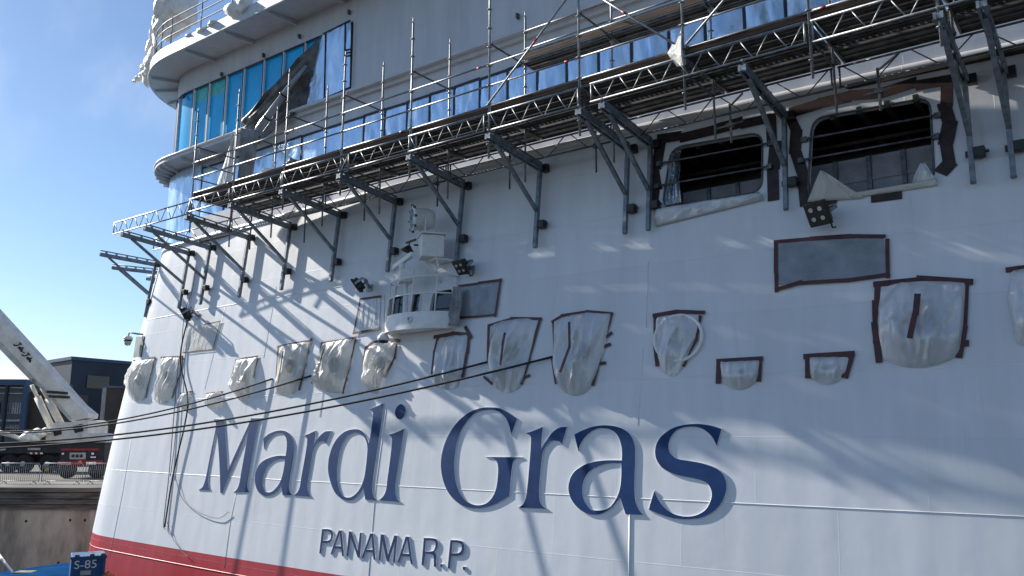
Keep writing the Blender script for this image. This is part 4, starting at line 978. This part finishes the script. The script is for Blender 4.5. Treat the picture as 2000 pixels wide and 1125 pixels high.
mb = MB(); mb.bevbox(bx, .62, .62, .62, .03, gx_); mb.box(bx+Vector((0,0,.33)), .82, .7, .03, gx_); mb.build('shelf_box', M['white'], sl)
hb_ = hull(850, 505)
mb = MB(); mb.beam(bx-Vector((0,0,.34)), Vector((bx.x+.2, yh(bx.z-.34, bx.x), bx.z-.34)), .6, .06); mb.beam(bx-Vector((.2,0,.36)), Vector((bx.x, yh(bx.z-.9, bx.x), bx.z-.9)), .06, .08); mb.tube([bx+Vector((.3,-.1,-.33)), bx+Vector((.36,-.1,-.55)), bx+Vector((.28,-.1,-.7)), bx+Vector((.2,0,-.72))], .02, 6); mb.build('wall_bracket', M['white'], sl)
# --- loudspeaker beside it
lsp = at_off(799, 487, .8)
mb = MB(); mb.lathe(lsp+Vector((0,0,.1)), (-.2,-.2,-1), [(0,.05),(.06,.10),(.12,.17),(.17,.20),(.18,.17),(.12,.06)], 18); mb.beam(lsp+Vector((-.12,0,.2)), lsp+Vector((.3,-.05,.23)), .05, .05); mb.tube([lsp+Vector((.0,0,.1)), lsp+Vector((.0,0,.24))], .02, 6); mb.tube([lsp+Vector((.2,0,.1)), bx+Vector((-.25,0,.1))], .03, 6)
thing(mb, 'horn_speaker', [M['black']], 'small dark horn speaker left of the searchlight shelf', 'loudspeaker')
# --- signal lamp on a pole at the left end of the cab platform
q0 = at_off(751, 577, .55); q1 = at_off(749, 652, .62)
so = empty('signal_lamp', q1-Vector((0,0,.3)), 'white dome lamp hanging from a pole at the left end of the cab platform', 'lamp')
mb = MB(); mb.tube([q0, q1], .028, 8); mb.build('pole', M['white'], so)
mb = MB(); mb.lathe(q1+Vector((0,0,.05)), (0,0,-1), [(0,.03),(.05,.10),(.15,.16),(.24,.17)], 18); mb.build('dome', M['white'], so)
mb = MB(); mb.lathe(q1-Vector((0,0,.19)), (0,0,-1), [(0,.14),(.06,.13),(.08,0)], 16); mb.build('lamp_glass', M['black'], so)
loose('crumpled grey film hanging over the right end of the platform rail', lambda u, v: at_off(893+14*(u-.5)*(1+.9*v)-9*v*v, 560+75*v, .3)+Vector((0, -.12*fold(u*2, v*2, 3.1), 0)), 'tarp', 8, 14)
# --- surveillance camera at the left edge
cw = hull(277, 655); cb = at_d(250, 664, (cw-CAM).dot(FW)-.1)
so = empty('surveillance_camera', cb-Vector((0,0,.3)), 'white dome surveillance camera on an arm at the left edge of the stern', 'camera')
mb = MB(); mb.tube([cw+Vector((.2,.1,.02)), at_d(268,652,(cb-CAM).dot(FW)), cb+Vector((.05,0,.3)), cb+Vector((0,0,.12))], .035, 8); mb.build('camera_arm', M['steel'], so)
mb = MB(); mb.lathe(cb+Vector((0,0,.16)), (0,0,-1), [(0,.06),(.03,.16),(.10,.18),(.18,.16)], 18); mb.build('camera_housing', M['white'], so)
mb = MB(); mb.lathe(cb-Vector((0,0,.0)), (0,0,-1), [(0,.165),(.04,.165)], 18); mb.build('camera_collar', M['black'], so)
mb = MB(); mb.lathe(cb-Vector((0,0,.04)), (0,0,-1), [(0,.14),(.10,.13),(.17,.09),(.20,0)], 18); mb.build('camera_dome', M['lens'], so)
# dark access hatch under it
hq = [hull(*p) for p in ((268,658),(283,657),(277,697),(262,698))]; nn = hn(hq[0])
mb = MB(); mb.sheet([p+nn*.01 for p in hq], .03, nn); mb.build('hatch', M['steel_dark'], ship)
# ================================================================== ROPES AND CABLES
def sagline(a, b, sag, n=24):
    return [a.lerp(b, k/n)-Vector((0,0,sag*4*(k/n)*(1-k/n))) for k in range(n+1)]
def mooring(label, p0, ex, r=.027, az=.15, sag=.4):
    a = hull(*p0, off=.02)
    # the line leaves along the wall towards the quay; found in the vertical plane through its fairlead
    hd = Vector((-1, -az, 0)).normalized(); d = ray(*ex)
    # intersect ray with vertical plane
    nrm = Vector((hd.y, -hd.x, 0)); t = (a-CAM).dot(nrm)/d.dot(nrm); b = CAM+d*t
    e = a+(b-a)*1.75; e.z = b.z-(a.z-b.z)*.6
    mb = MB(); mb.tube(sagline(a, b, sag, 30)+[b.lerp(e, k/8) for k in range(1, 9)], r, 8)
    thing(mb, 'mooring_line', M['rope'], label, 'mooring line', 'dark mooring lines running from the stern to the quay', base=a)
mooring('mooring line ending at the third shrouded opening, uppermost of the four', (533,740), (0,843), az=.20)
mooring('mooring line ending just left of the billowing cover, second from the top', (608,734), (0,847), az=.21)
mooring('mooring line ending at the tapering plastic cover, third from the top', (957,706), (0,866), az=.30)
mooring('longest mooring line ending at the tall shield-shaped cover, lowest on the left', (1080,697), (0,875), az=.31)
def cable(label, px, r, off=.06, m='cable', name='hanging_cable'):
    mb = MB(); P = smooth([(x, y) for x, y in px], 6, closed=False); mb.tube([hull(x, y, off) for x, y in P], r, 6)
    thing(mb, name, M[m], label, 'cable', 'cables hanging down the left of the stern')
cable('thick dark rope hanging down left of the letter M', [(378,600),(357,700),(372,780),(366,830),(352,890),(341,940),(333,990),(327,1030)], .026, .10, 'rope', 'hanging_rope')
cable('thin cable hanging from the brackets past the leftmost floodlight', [(386,520),(378,570),(364,610),(357,690),(352,770),(345,860),(336,930)], .014)
cable('hook ended thin cable left of the thick rope', [(352,700),(342,820),(333,930),(325,1000),(323,1030),(326,1034)], .016)
cable('thin cable swinging right below the letter M', [(345,930),(360,975),(390,1000),(430,1012),(450,1000)], .011)
cable('thin cable trailing down to the red band', [(330,1020),(340,1050),(362,1080),(372,1088)], .011)
# ================================================================== QUAY, TOWN AND CRANE (left background)
EX, EY, EZ = w_(1,0,0), w_(0,1,0), Vector((0,0,1))
AXC = (EX, EY, EZ)
def bg(px, py, yf):
    d = ray(px, py); return CAM+d*(yf/d.dot(EY))
def cw3(x, y, z): return w_(x, y, z)
M['concrete'] = mat('stained_concrete', (0.60, 0.50, 0.37), 0.9, var=0.25, scale=0.8, bump=0.5, bscale=3, stretch=(1,1,.35), col2=(0.20, 0.16, 0.115))
M['coping'] = mat('dark_quay_coping', (0.17, 0.15, 0.12), 0.9, var=0.35, scale=1.5, bump=0.8, bscale=4, stretch=(.3,.3,2.5))
M['ground'] = mat('quay_ground', (0.16, 0.15, 0.14), 0.95, var=0.2, scale=.4)
M['apron'] = mat('dark_apron_asphalt', (0.045, 0.045, 0.048), 0.95, var=0.2, scale=.4)
M['water'] = mat('harbour_water', (0.012, 0.022, 0.026), 0.06, var=0.2, scale=.2, bump=0.5, bscale=1.2, stretch=(1,1,1))
M['navy_clad'] = mat('navy_cladding', (0.016, 0.027, 0.052), 0.6, var=0.2, scale=.15)
M['navy_trim'] = mat('navy_trim', (0.03, 0.07, 0.14), 0.5)
M['brick'] = mat('brown_facade', (0.075, 0.062, 0.05), 0.85, var=0.2, scale=.3)
M['facade'] = mat('grey_facade', (0.12, 0.135, 0.155), 0.8, var=0.15, scale=.3)
M['win'] = mat('distant_window', (0.30, 0.34, 0.38), 0.2, var=0.3, scale=.6)
M['windark'] = mat('dark_window', (0.02, 0.025, 0.035), 0.15, var=0.3)
M['crane'] = mat('pale_crane_paint', (0.66, 0.63, 0.57), 0.5, var=0.1, scale=1.2)
M['crane2'] = mat('grey_crane_paint', (0.42, 0.41, 0.39), 0.55, var=0.15, scale=1.2)
M['tyre'] = mat('tyre_rubber', (0.012, 0.012, 0.013), 0.85)
M['chassis'] = mat('dark_chassis', (0.02, 0.02, 0.022), 0.6, var=0.3)
M['truckred'] = mat('truck_red', (0.30, 0.02, 0.025), 0.45, var=0.2)
M['blue'] = mat('blue_container_paint', (0.012, 0.085, 0.21), 0.5, var=0.18, scale=2)
M['blue2'] = mat('pontoon_blue', (0.012, 0.06, 0.17), 0.9, var=0.15, spec=0.0, scale=1)
M['yellow'] = mat('dull_yellow', (0.28, 0.24, 0.05), 0.6, var=0.2)
M['orange'] = mat('orange_plastic', (0.75, 0.16, 0.04), 0.5)
M['script'] = mat('dark_script_paint', (0.03, 0.03, 0.04), 0.6)
def struct(mb, name, m, kind='structure'):
    o = mb.build(name, m); o['kind'] = kind; return o
mb = MB(); S = 2500
mb.add([(-S,-S,-5.2),(S,-S,-5.2),(S,S,-5.2),(-S,S,-5.2)], [(0,1,2,3)]); struct(mb, 'water', M['water'])
YQ = 43.5
mb = MB(); mb.add([cw3(x, y, 0) for x, y in ((-900,YQ+.5),(-13,YQ+.5),(45,YQ+78),(420,1500),(-900,1500))], [(0,1,2,3,4)]); struct(mb, 'quay', M['ground'])
mb = MB(); q = [cw3(x, y, 0.0) for x, y in ((-60,-60),(60,-60),(60,4),(-60,4))]
mb.sheet(q, -5.5, Vector((0,0,1))); struct(mb, 'quay', M['apron'])
wq = empty('quay_wall', cw3(-40, YQ, -5.4), 'stained concrete quay wall with dark weathered coping opposite the ship', 'quay wall')
mb = MB(); mb.box(cw3(-90, YQ+.25, -3.25), 154, .5, 4.4, AXC); mb.build('wall_face', M['concrete'], wq)
mb = MB()
for k, (z, dy, h) in enumerate(((-.12,-.28,.22),(-.42,-.16,.3),(-.72,-.24,.22),(-.98,-.1,.24))): mb.box(cw3(-90, YQ+.25+dy/2-.01*k, z), 154, .5-dy, h, AXC)
mb.build('coping', M['coping'], wq)
for px, py in ((106,990),(176,988),(114,1099),(137,1016),(166,1016),(51,1018)):
    p = bg(px, py, YQ); mb = MB(); mb.lathe(p+EY*.1, -EY, [(0,.08),(.105,.07),(.106,0)], 8); mb.build('drain_hole', M['dark'], wq)  # solid plug in the wall; dark colour stands for the hole's shade
# crowd barriers
def barrier_parts(root):
    mb = MB(); w = 2.2; h = 1.1
    pts = [(-w/2,.12),(-w/2,h-.12),(-w/2+.1,h),(w/2-.1,h),(w/2,h-.12),(w/2,.12)]
    mb.tube([(x,0,z) for x, z in pts], .024, 8); mb.tube([(-w/2,0,.16),(w/2,0,.16)], .02, 6); mb.build('barrier_frame', M['steel'], root, world=False)
    mb = MB()
    for k in range(1, 20): x = -w/2+w*k/20; mb.tube([(x,0,.16),(x,0,h-.01)], .012, 5)
    mb.build('barrier_bars', M['steel'], root, world=False)
    for s in (-1,1):
        mb = MB(); mb.tube([(s*.8,-.3,.02),(s*.8,0,.14),(s*.8,.3,.02)], .022, 6); mb.build('foot', M['steel'], root, world=False)
bl = ['steel crowd barrier at the far left edge of the quay', 'steel crowd barrier with a small yellow tag on the quay edge', 'steel crowd barrier on the quay next to the stern', 'steel crowd barrier on the quay half hidden by the stern']
bx0 = [bg(36, 940, 46).dot(EX)+2.32*k for k in range(4)]
b0 = empty('crowd_barrier', cw3(bx0[0], 46, 0), bl[0], 'barrier', 'crowd barriers along the quay', AL); barrier_parts(b0)
for k in range(1, 4):
    c = b0.copy(); COL.objects.link(c); c.location = cw3(bx0[k], 46+.05*k, 0); c['label'] = bl[k]
    for ch in list(b0.children): d = ch.copy(); COL.objects.link(d); d.parent = c
    if k == 1:
        mb = MB(); mb.box((-.85,-.04,.78), .22,.02,.2); mb.build('tag_plate', M['yellow'], c, world=False)
# buildings
def prism(mb, base, z0, z1, mi=0):
    n = len(base); a = [cw3(x, y, z0) for x, y in base]; b = [cw3(x, y, z1) for x, y in base]
    mb.add(a+b, [(i, (i+1)%n, n+(i+1)%n, n+i) for i in range(n)]+[tuple(range(n, 2*n))], mi)
def facequad(mb, p0, p1, u0, u1, z0, z1, out=.12, mi=0):
    d = Vector((p1[0]-p0[0], p1[1]-p0[1])); nrm = Vector((d.y, -d.x)).normalized()
    if nrm.y > 0: nrm = -nrm
    q = [Vector(p0)+d*u for u in (u0, u1)]
    mb.sheet([cw3(*(a+nrm*.02), z) for a, z in ((q[0],z0),(q[1],z0),(q[1],z1),(q[0],z1))], out, EX*nrm.x+EY*nrm.y, mi)
hz = 2.6+(848-703)/1620*110
wh = empty('warehouse', cw3(-58,114,0), 'dark navy flat roofed warehouse behind the white crane', 'building')
P0, P1, P2 = (-58.3,110), (-65.9,117), (-41.9,138)
mb = MB(); prism(mb, [P1,P0,P2,(-49.5,145)], 0, hz); mb.build('wall', M['navy_clad'], wh)
mb = MB(); prism(mb, [(P1[0]-.3,P1[1]),(P0[0],P0[1]-.3),(P2[0]+.3,P2[1]),(-49.5,145.3)], hz, hz+.45); mb.build('roof', M['navy_trim'], wh)
for (a, b, u0, u1, z0, z1) in ((P0,P2,.07,.17,hz-3.6,hz-1.9),(P0,P2,.36,.55,hz-4.5,hz-2),(P0,P2,.7,.85,hz-4.5,hz-2)):
    mb = MB(); facequad(mb, a, b, u0, u1, z0, z1); mb.build('window', M['windark'], wh)
mb = MB(); facequad(mb, P0, P1, .68, .84, hz-3.5, hz-1.6); mb.build('red_panel', M['truckred'], wh)
mb = MB(); facequad(mb, P0, P2, 0, 1, hz-8.2, hz-8.05); mb.build('cladding_joint', M['navy_trim'], wh)
an = empty('annexe', cw3(-47,100,0), 'brown walled low annexe with a pale corner post beside the navy warehouse', 'building')
A0, A1 = (bg(205,760,98).dot(EX), 98), (bg(262,760,100).dot(EX), 100)
az = 2.6+(848-757)/1620*98
mb = MB(); prism(mb, [A0,A1,(A1[0]+2,A1[1]+8),(A0[0]+1,A0[1]+8)], 0, az); mb.build('wall', M['brick'], an)
mb = MB(); mb.box(cw3(A0[0], A0[1]-.1, az/2), .35, .3, az, AXC); mb.build('corner_post', M['crane2'], an)
mb = MB(); prism(mb, [(A0[0]-.2,A0[1]-.3),(A1[0]+.2,A1[1]-.3),(A1[0]+2,A1[1]+8),(A0[0]+1,A0[1]+8)], az, az+.25); mb.build('roof', M['facade'], an)
of = empty('office_building', cw3(-52,86,0), 'grey office building with navy columns and pale window frames at the far left', 'building')
oz = 2.6+(848-742)/1620*85
xl, xr = bg(-120,742,85).dot(EX), bg(98,742,85).dot(EX)
xm = bg(56,742,85).dot(EX)
mb = MB(); prism(mb, [(xl,85),(xm,85),(xm,93),(xl,93)], 0, oz-.6); mb.build('wall', M['facade'], of)
mb = MB(); prism(mb, [(xm,85.4),(xr,85.4),(xr,93),(xm,93)], 0, oz-1.2); mb.build('side_wall', M['brick'], of)
mb = MB(); prism(mb, [(xl-.3,84.2),(xm+.2,84.2),(xm+.2,93.3),(xl-.3,93.3)], oz-.6, oz); mb.build('roof', M['navy_trim'], of)
for px in (48, 10, -40):
    x = bg(px,800,84.4).dot(EX); mb = MB(); mb.box(cw3(x, 84.4, (oz-.6)/2), .5 if px > 20 else .2, .4, oz-.6, AXC); mb.build('column', M['navy_trim'] if px > 20 else M['navy_clad'], of)
for y, h in ((757,.12),(768,.12),(820,.2),(834,.15)):
    z = 2.6+(848-y)/1620*84; mb = MB(); mb.box(cw3((xl+xm)/2, 84.6, z), xm-xl, .2, h, AXC); mb.build('ledge', M['win'], of)
for px in (-60,-34,-8,18,34):
    for yt, yb in ((786,808),(828,842)):
        z0, z1 = 2.6+(848-yb)/1620*85, 2.6+(848-yt)/1620*85; x0 = bg(px-9,800,85).dot(EX); x1 = bg(px+9,800,85).dot(EX)
        mb = MB(); mb.box(cw3((x0+x1)/2, 84.95, (z0+z1)/2), x1-x0, .1, z1-z0, AXC); w = mb.build('window', M['windark'], of)
        mb = MB()
        for k in range(4): mb.box(cw3(x0+(x1-x0)*(k+.5)/4, 84.86, (z0+z1)/2), .17, .08, z1-z0, AXC)
        mb.build('window_frame', M['win'], w)
# mobile crane
YC_ = 60
cr = empty('mobile_crane', bg(110, 905, YC_)*1.0, 'large pale mobile crane with a raised telescopic boom parked on the quay', 'crane')
cr.location.z = 0; LOC[cr.name] = Vector(cr.location)
def slab(mb, px, yf, th, mi=0): mb.sheet([bg(x, y, yf) for x, y in px], th, EY, mi)
mb = MB(); slab(mb, [(-140,470),(-2,621),(82,713),(150,790),(172,808),(171,816),(140,823),(118,800),(88,765),(72,752),(60,742),(-2,678),(-140,545)], YC_, 1.5); mb.build('boom', M['crane'], cr)
mb = MB(); slab(mb, [(-140,527),(-2,665),(66,738),(74,750),(84,758),(60,744),(-2,681),(-140,547)], YC_-.06, .05); slab(mb, [(60,742),(66,738),(86,757),(120,795),(140,818),(136,822),(118,802),(88,767)], YC_-.06, .05); mb.build('boom_flange', M['crane2'], cr)
for a, b, r in (((62,752),(99,832),.24),((82,757),(121,832),.26)):
    mb = MB(); p, q = bg(*a, YC_+.4), bg(*b, YC_+.4); m_ = p.lerp(q, .3); mb.tube([p, m_], r*.55, 12); mb.tube([m_, q], r, 14); mb.build('lift_cylinder', M['crane'], cr)
for (ax1, ay1), (bx1, by1) in (((92,765),(132,768)),((95,774),(136,776))):
    mb = MB(); mb.tube([bg(ax1, ay1, YC_-.15), bg(bx1, by1, YC_-.15)], .09, 8); mb.build('boom_band', M['chassis'], cr)
mb = MB(); slab(mb, [(88,866),(92,838),(104,826),(140,824),(164,820),(172,822),(170,846),(186,848),(205,856),(205,866)], YC_-.2, 3.0); mb.build('turntable', M['crane'], cr)
for pts in ([(104,842),(118,838),(120,848),(106,852)], [(142,832),(160,828),(162,842),(146,846)]):
    mb = MB(); slab(mb, pts, YC_-.27, .06); mb.build('access_panel', M['chassis'], cr)
mb = MB()
for (px, py, r, s) in ((76,846,.45,3),(90,842,.3,5),(58,852,.5,7),(68,856,.35,9)): lump(mb, bg(px, py, YC_-.6), r*1.2, r, r*.8, s, .4)
mb.build('tarp_cover', M['wrap'], cr)
mb = MB(); slab(mb, [(160,846),(172,836),(174,848),(166,860),(158,862)], YC_-.35, .1); mb.tube([bg(-30,838,YC_-.5), bg(22,850,YC_-.5), bg(46,860,YC_-.5)], .16, 8); mb.build('outrigger_arm', M['crane'], cr)
mb = MB(); slab(mb, [(-80,866),(205,864),(205,884),(-80,886)], YC_-.3, 2.6); slab(mb, [(-80,884),(205,884),(205,908),(-80,908)], YC_+.5, 1.5); mb.build('chassis', M['chassis'], cr)
for px in (-60,-20,15,45,92,118):
    c = bg(px, 900, YC_-.5); c.z = .62; mb = MB(); mb.lathe(c, EY, [(0,.30),(.02,.56),(.08,.62),(.42,.62),(.48,.56)], 22); ty = mb.build('tyre', M['tyre'], cr)
    mb = MB(); mb.lathe(c-EY*.01, EY, [(0,.12),(.03,.3),(.06,.3)], 16); mb.build('rim', M['crane2'], ty)
mb = MB()
for k in range(6): slab(mb, [(53+k*5,883.5),(57+k*5,883.5),(58+k*5,887),(54+k*5,887)], YC_-.42, .06, k % 2)
mb.build('hazard_stripe', [M['truckred'], M['white']], cr)
mb = MB(); slab(mb, [(54,875),(78,875),(78,879),(54,879)], YC_-.42, .06); mb.build('side_plate', M['crane2'], cr); mb = MB(); slab(mb, [(0,873),(12,874),(10,879),(0,880)], YC_-.42, .06); mb.build('side_plate', M['crane2'], cr)
# lettering on the boom: hand-written script along its length
def script():
    o0 = Vector((28, 672)); u = Vector((.63, .776)); v = Vector((.776, -.63))
    J = [(2.2,6.5),(3.6,7.4),(5.6,7.2)], [(4.2,7.2),(3.6,3.5),(2.4,.2),(.8,-1.2),(-.2,-.2)]
    a_ = [(7.6,3.1),(6.6,3.4),(5.8,2.2),(6.2,1.0),(7.2,1.6),(7.7,3.2),(7.5,1.4),(8.2,1.0)],
    l_ = [(8.2,1.0),(9.3,3.6),(9.6,6.4),(9.0,5.6),(8.8,2.2),(9.4,1.0)],
    e_ = [(10.2,2.2),(11.2,2.8),(10.9,3.6),(10.1,2.8),(10.2,1.4),(11.4,1.0),(12.4,1.8)],
    out = []
    for dx in (0, 21.5):
        for g in (J, a_, l_, e_):
            for s in g: out.append([(x*1.75+dx*1.2, y*1.4) for x, y in s])
    out.append([(23.4,4.0),(26.0,4.2)])
    return [[o0+u*x+v*y for x, y in s] for s in out]
mb = MB()
for s in script(): mb.tube([bg(p.x, p.y, YC_-.03) for p in [Vector(t) for t in smooth([(q.x, q.y) for q in s], 4, closed=False)]], .045, 5)
mb.build('boom_lettering', M['script'], cr)
# dark truck with red trim parked beside the crane
YT = 52
tr = empty('truck', bg(160, 915, YT), 'dark service truck with red stripe and rear lamps parked behind the barriers', 'truck')
tr.location.z = 0; LOC[tr.name] = Vector(tr.location)
mb = MB(); slab(mb, [(118,872),(204,870),(204,912),(118,912)], YT, 2.4); mb.build('body', M['chassis'], tr)
mb = MB(); slab(mb, [(119,876),(192,876),(192,880),(119,880)], YT-.07, .06); mb.build('red_stripe', M['truckred'], tr)
mb = MB(); slab(mb, [(136,884),(167,884),(166,897),(136,897)], YT-.07, .06); pl = mb.build('lamp_panel', M['crane2'], tr)
for k in range(3): mb = MB(); mb.lathe(bg(143+k*8, 890.5, YT-.08), -EY, [(0,.1),(.03,.1),(.03,0)], 12); mb.build('lamp', M['windark'], pl)
mb = MB(); slab(mb, [(112,901),(200,898),(200,908),(112,910)], YT-.12, .1); mb.build('bumper', M['truckred'], tr)
mb = MB()
for k in range(6): slab(mb, [(114+k*4,903),(117+k*4,903),(118+k*4,907),(115+k*4,907)], YT-.2, .05)
for k in range(4): slab(mb, [(168+k*5,902),(171+k*5,902),(171+k*5,908),(168+k*5,908)], YT-.2, .05)
mb.build('reflector', M['white'], tr)
mb = MB(); mb.lathe(bg(156, 903, YT-.15), -EY, [(0,.13),(.05,.12),(.07,0)], 12); mb.build('tail_lamp', M['orange'], tr)
for px in (130, 188):
    c = bg(px, 905, YT-.1); c.z = .5; mb = MB(); mb.lathe(c, EY, [(0,.3),(.02,.45),(.08,.5),(.35,.5)], 20); mb.build('tyre', M['tyre'], tr)
mb = MB()
for (px, py, w, h) in ((123,886,.12,.1),(181,886,.12,.12),(182,893,.3,.08)): mb.box(bg(px, py, YT-.06), w, .06, h, AXC)
mb.build('marker_lamp', M['white'], tr)
# lamp posts and clutter behind the quay
for px, yt, lab in ((190,828,'thin grey post left of the pair near the stern'),(197,832,'thin grey post right of the pair near the stern'),(211,834,'short thin grey post half hidden at the stern edge')):
    p = bg(px, yt, 70); mb = MB(); mb.tube([Vector((p.x,p.y,0)), p], .06, 6); mb.lathe(Vector((p.x,p.y,0)), (0,0,1), [(0,.2),(.06,.2),(.06,.07)], 10); thing(mb, 'post', M['steel'], lab, 'post', 'thin posts on the quay')
# pontoon and box below the quay
pn = empty('pontoon', bg(90, 1120, 39), 'blue work pontoon lying under the quay wall with a yellow block on it', 'pontoon')
pn.location.z = -5.4; LOC[pn.name] = Vector(pn.location)
c0 = bg(20, 1114, 38.5); c1 = bg(128, 1099, 40.5); PD = 27.5; zt = (c0.z+c1.z)/2
mb = MB(); mb.sheet([Vector((c0.x,c0.y,c0.z)), Vector((c1.x,c1.y,c1.z)), bg(150,1101,40), bg(200,1150,29), bg(-60,1150,29), bg(-60,1128,38)], -1.6, Vector((0,0,1))); mb.build('hull', M['blue2'], pn)
mb = MB(); mb.bevbox(bg(49,1126,36)+EZ*.0, .75, .5, .42, .03, AXC); mb.build('block', M['yellow'], pn)
bp = bg(174, 1086, 27.5); bw = 58/1620*27.6; EXR = EX*cos(.5)+EY*sin(.5); EYR = EY*cos(.5)-EX*sin(.5); AXR = (EXR, EYR, EZ)
bxo = empty('site_container', Vector((bp.x, bp.y, -4.6)), 'dark blue steel box marked S-85 standing on the pontoon beside the red band', 'container')
cz = bp.z
mb = MB(); mb.bevbox(bp+EYR*.6-EZ*1.0, bw, 1.2, 2.0, .03, AXR); mb.build('box_body', M['blue'], bxo)
mb = MB()
for s in (-1,1): mb.box(bp+EXR*s*(bw/2-.05)-EZ*1.0-EYR*.03, .09, .05, 2.0, AXR)
for z in (-.04,-1.9): mb.box(bp+EZ*z-EYR*.04, bw+.05, .06, .09, AXR)
mb.build('box_frame', M['blue'], bxo)
for s in (-.8,.2,.95): mb = MB(); mb.bevbox(bp+EXR*s*(bw/2-.07)+EZ*.03, .14, .16, .08, .02, AXR); mb.build('lifting_lug', M['steel_dark'], bxo)
vs, fs = fill2d(None, .012, 0, 'S-85', .42)
w = max(v.x for v in vs)-min(v.x for v in vs); k = (37/1620*27.5)/w
mb = MB(); t0 = bp-EZ*.36-EYR*.05-EXR*(bw*.40); mb.add([t0+EXR*(v.x-min(q.x for q in vs))*k+EZ*v.y*k*.95-EYR*(v.z+.01) for v in vs], fs); mb.build('box_lettering', M['white'], bxo)
mb = MB(); mb.box(bp-EZ*.50-EYR*.03-EXR*.06, .30, .02, .13, AXR); mb.build('label_plate', M['crane2'], bxo)
mb = MB(); mb.tube([bg(-6,1078,37), bg(24,1118,36)], .05, 8); mb.tube([bg(4,1090,36.6), bg(-12,1102,36.5)], .035, 8); thing(mb, 'pole', M['white'], 'white slanting pole at the lower left corner', 'pole')
mb = MB(); mb.lathe(bg(211,1129,27.8), (0,0,1), [(-.2,.12),(-.1,.2),(0,.22),(.1,.19),(.17,.1),(.2,.03),(.24,.03)], 18); thing(mb, 'buoy', M['orange'], 'small orange buoy at the foot of the red band', 'buoy')
# ================================================================== WORLD, SUN, CAMERA
SUND = Vector((-1, -0.132, 0.60)).normalized()        # towards the sun
el = asin(SUND.z); azm = atan2(SUND.x, SUND.y)
W = bpy.data.worlds.new('World'); SC.world = W; W.use_nodes = True
nt = W.node_tree; N = nt.nodes; L = nt.links; bgn = N['Background']
sky = N.new('ShaderNodeTexSky'); sky.sky_type = 'NISHITA'; sky.sun_disc = False
sky.sun_elevation = el; sky.sun_rotation = azm; sky.air_density = 1.0; sky.dust_density = 0.25; sky.ozone_density = 4.0; sky.altitude = 0
tc = N.new('ShaderNodeTexCoord'); sep = N.new('ShaderNodeSeparateXYZ'); L.new(tc.outputs['Generated'], sep.inputs[0])
def mr(src, a, b, c=0.0, d=1.0):
    n = N.new('ShaderNodeMapRange'); n.interpolation_type = 'SMOOTHSTEP'
    for k, v in zip(('From Min','From Max','To Min','To Max'), (a, b, c, d)): n.inputs[k].default_value = v
    L.new(src, n.inputs['Value']); return n.outputs['Result']
def mul(a, b):
    n = N.new('ShaderNodeMath'); n.operation = 'MULTIPLY'; L.new(a, n.inputs[0])
    if isinstance(b, float): n.inputs[1].default_value = b
    else: L.new(b, n.inputs[1])
    return n.outputs[0]
nz = N.new('ShaderNodeTexNoise'); nz.inputs['Scale'].default_value = 14; nz.inputs['Detail'].default_value = 7; nz.inputs['Roughness'].default_value = .55
mp = N.new('ShaderNodeMapping'); mp.inputs['Scale'].default_value = (1, 1, 1.7); L.new(tc.outputs['Generated'], mp.inputs['Vector']); L.new(mp.outputs[0], nz.inputs['Vector'])
low = mul(mul(mr(nz.outputs['Fac'], .47, .56), mr(sep.outputs['Z'], .105, .075)), mr(sep.outputs['Z'], .0, .03))
n2 = N.new('ShaderNodeTexNoise'); n2.inputs['Scale'].default_value = 2.6; n2.inputs['Detail'].default_value = 6
mp2 = N.new('ShaderNodeMapping'); mp2.inputs['Rotation'].default_value = (0, .5, .4); mp2.inputs['Scale'].default_value = (.5, 3.2, 2.2); L.new(tc.outputs['Generated'], mp2.inputs['Vector']); L.new(mp2.outputs[0], n2.inputs['Vector'])
hi = mul(mul(mr(n2.outputs['Fac'], .5, .75), mr(sep.outputs['Z'], .15, .4)), .22)
mx = N.new('ShaderNodeMix'); mx.data_type = 'RGBA'; L.new(low, mx.inputs[0]); L.new(sky.outputs[0], mx.inputs[6]); mx.inputs[7].default_value = (9, 9.2, 9.6, 1)
mx2 = N.new('ShaderNodeMix'); mx2.data_type = 'RGBA'; L.new(hi, mx2.inputs[0]); L.new(mx.outputs[2], mx2.inputs[6]); mx2.inputs[7].default_value = (9, 9.3, 10, 1)
L.new(mx2.outputs[2], bgn.inputs['Color']); bgn.inputs['Strength'].default_value = 0.082
sd = bpy.data.lights.new('Sun', 'SUN'); sd.energy = 5.0; sd.angle = radians(0.5); sd.color = (1.0, 0.94, 0.85)
so = bpy.data.objects.new('Sun', sd); COL.objects.link(so); so.location = (-60, -20, 60)
so.rotation_euler = (-SUND).to_track_quat('-Z', 'Y').to_euler()
cd = bpy.data.cameras.new('Camera'); co = bpy.data.objects.new('Camera', cd); COL.objects.link(co)
cd.sensor_fit = 'HORIZONTAL'; cd.sensor_width = 36; cd.lens = 36*F/2000; cd.clip_end = 6000; cd.clip_start = .1
mt = Matrix(((RT.x, UP.x, -FW.x, CAM.x), (RT.y, UP.y, -FW.y, CAM.y), (RT.z, UP.z, -FW.z, CAM.z), (0,0,0,1)))
co.matrix_world = mt
SC.camera = co
SC.render.engine = 'CYCLES'; SC.cycles.max_bounces = 6; SC.cycles.transparent_max_bounces = 12; SC.cycles.use_denoising = True
SC.view_settings.view_transform = 'Standard'; SC.view_settings.look = 'None'; SC.view_settings.exposure = 0.74; SC.view_settings.gamma = 1
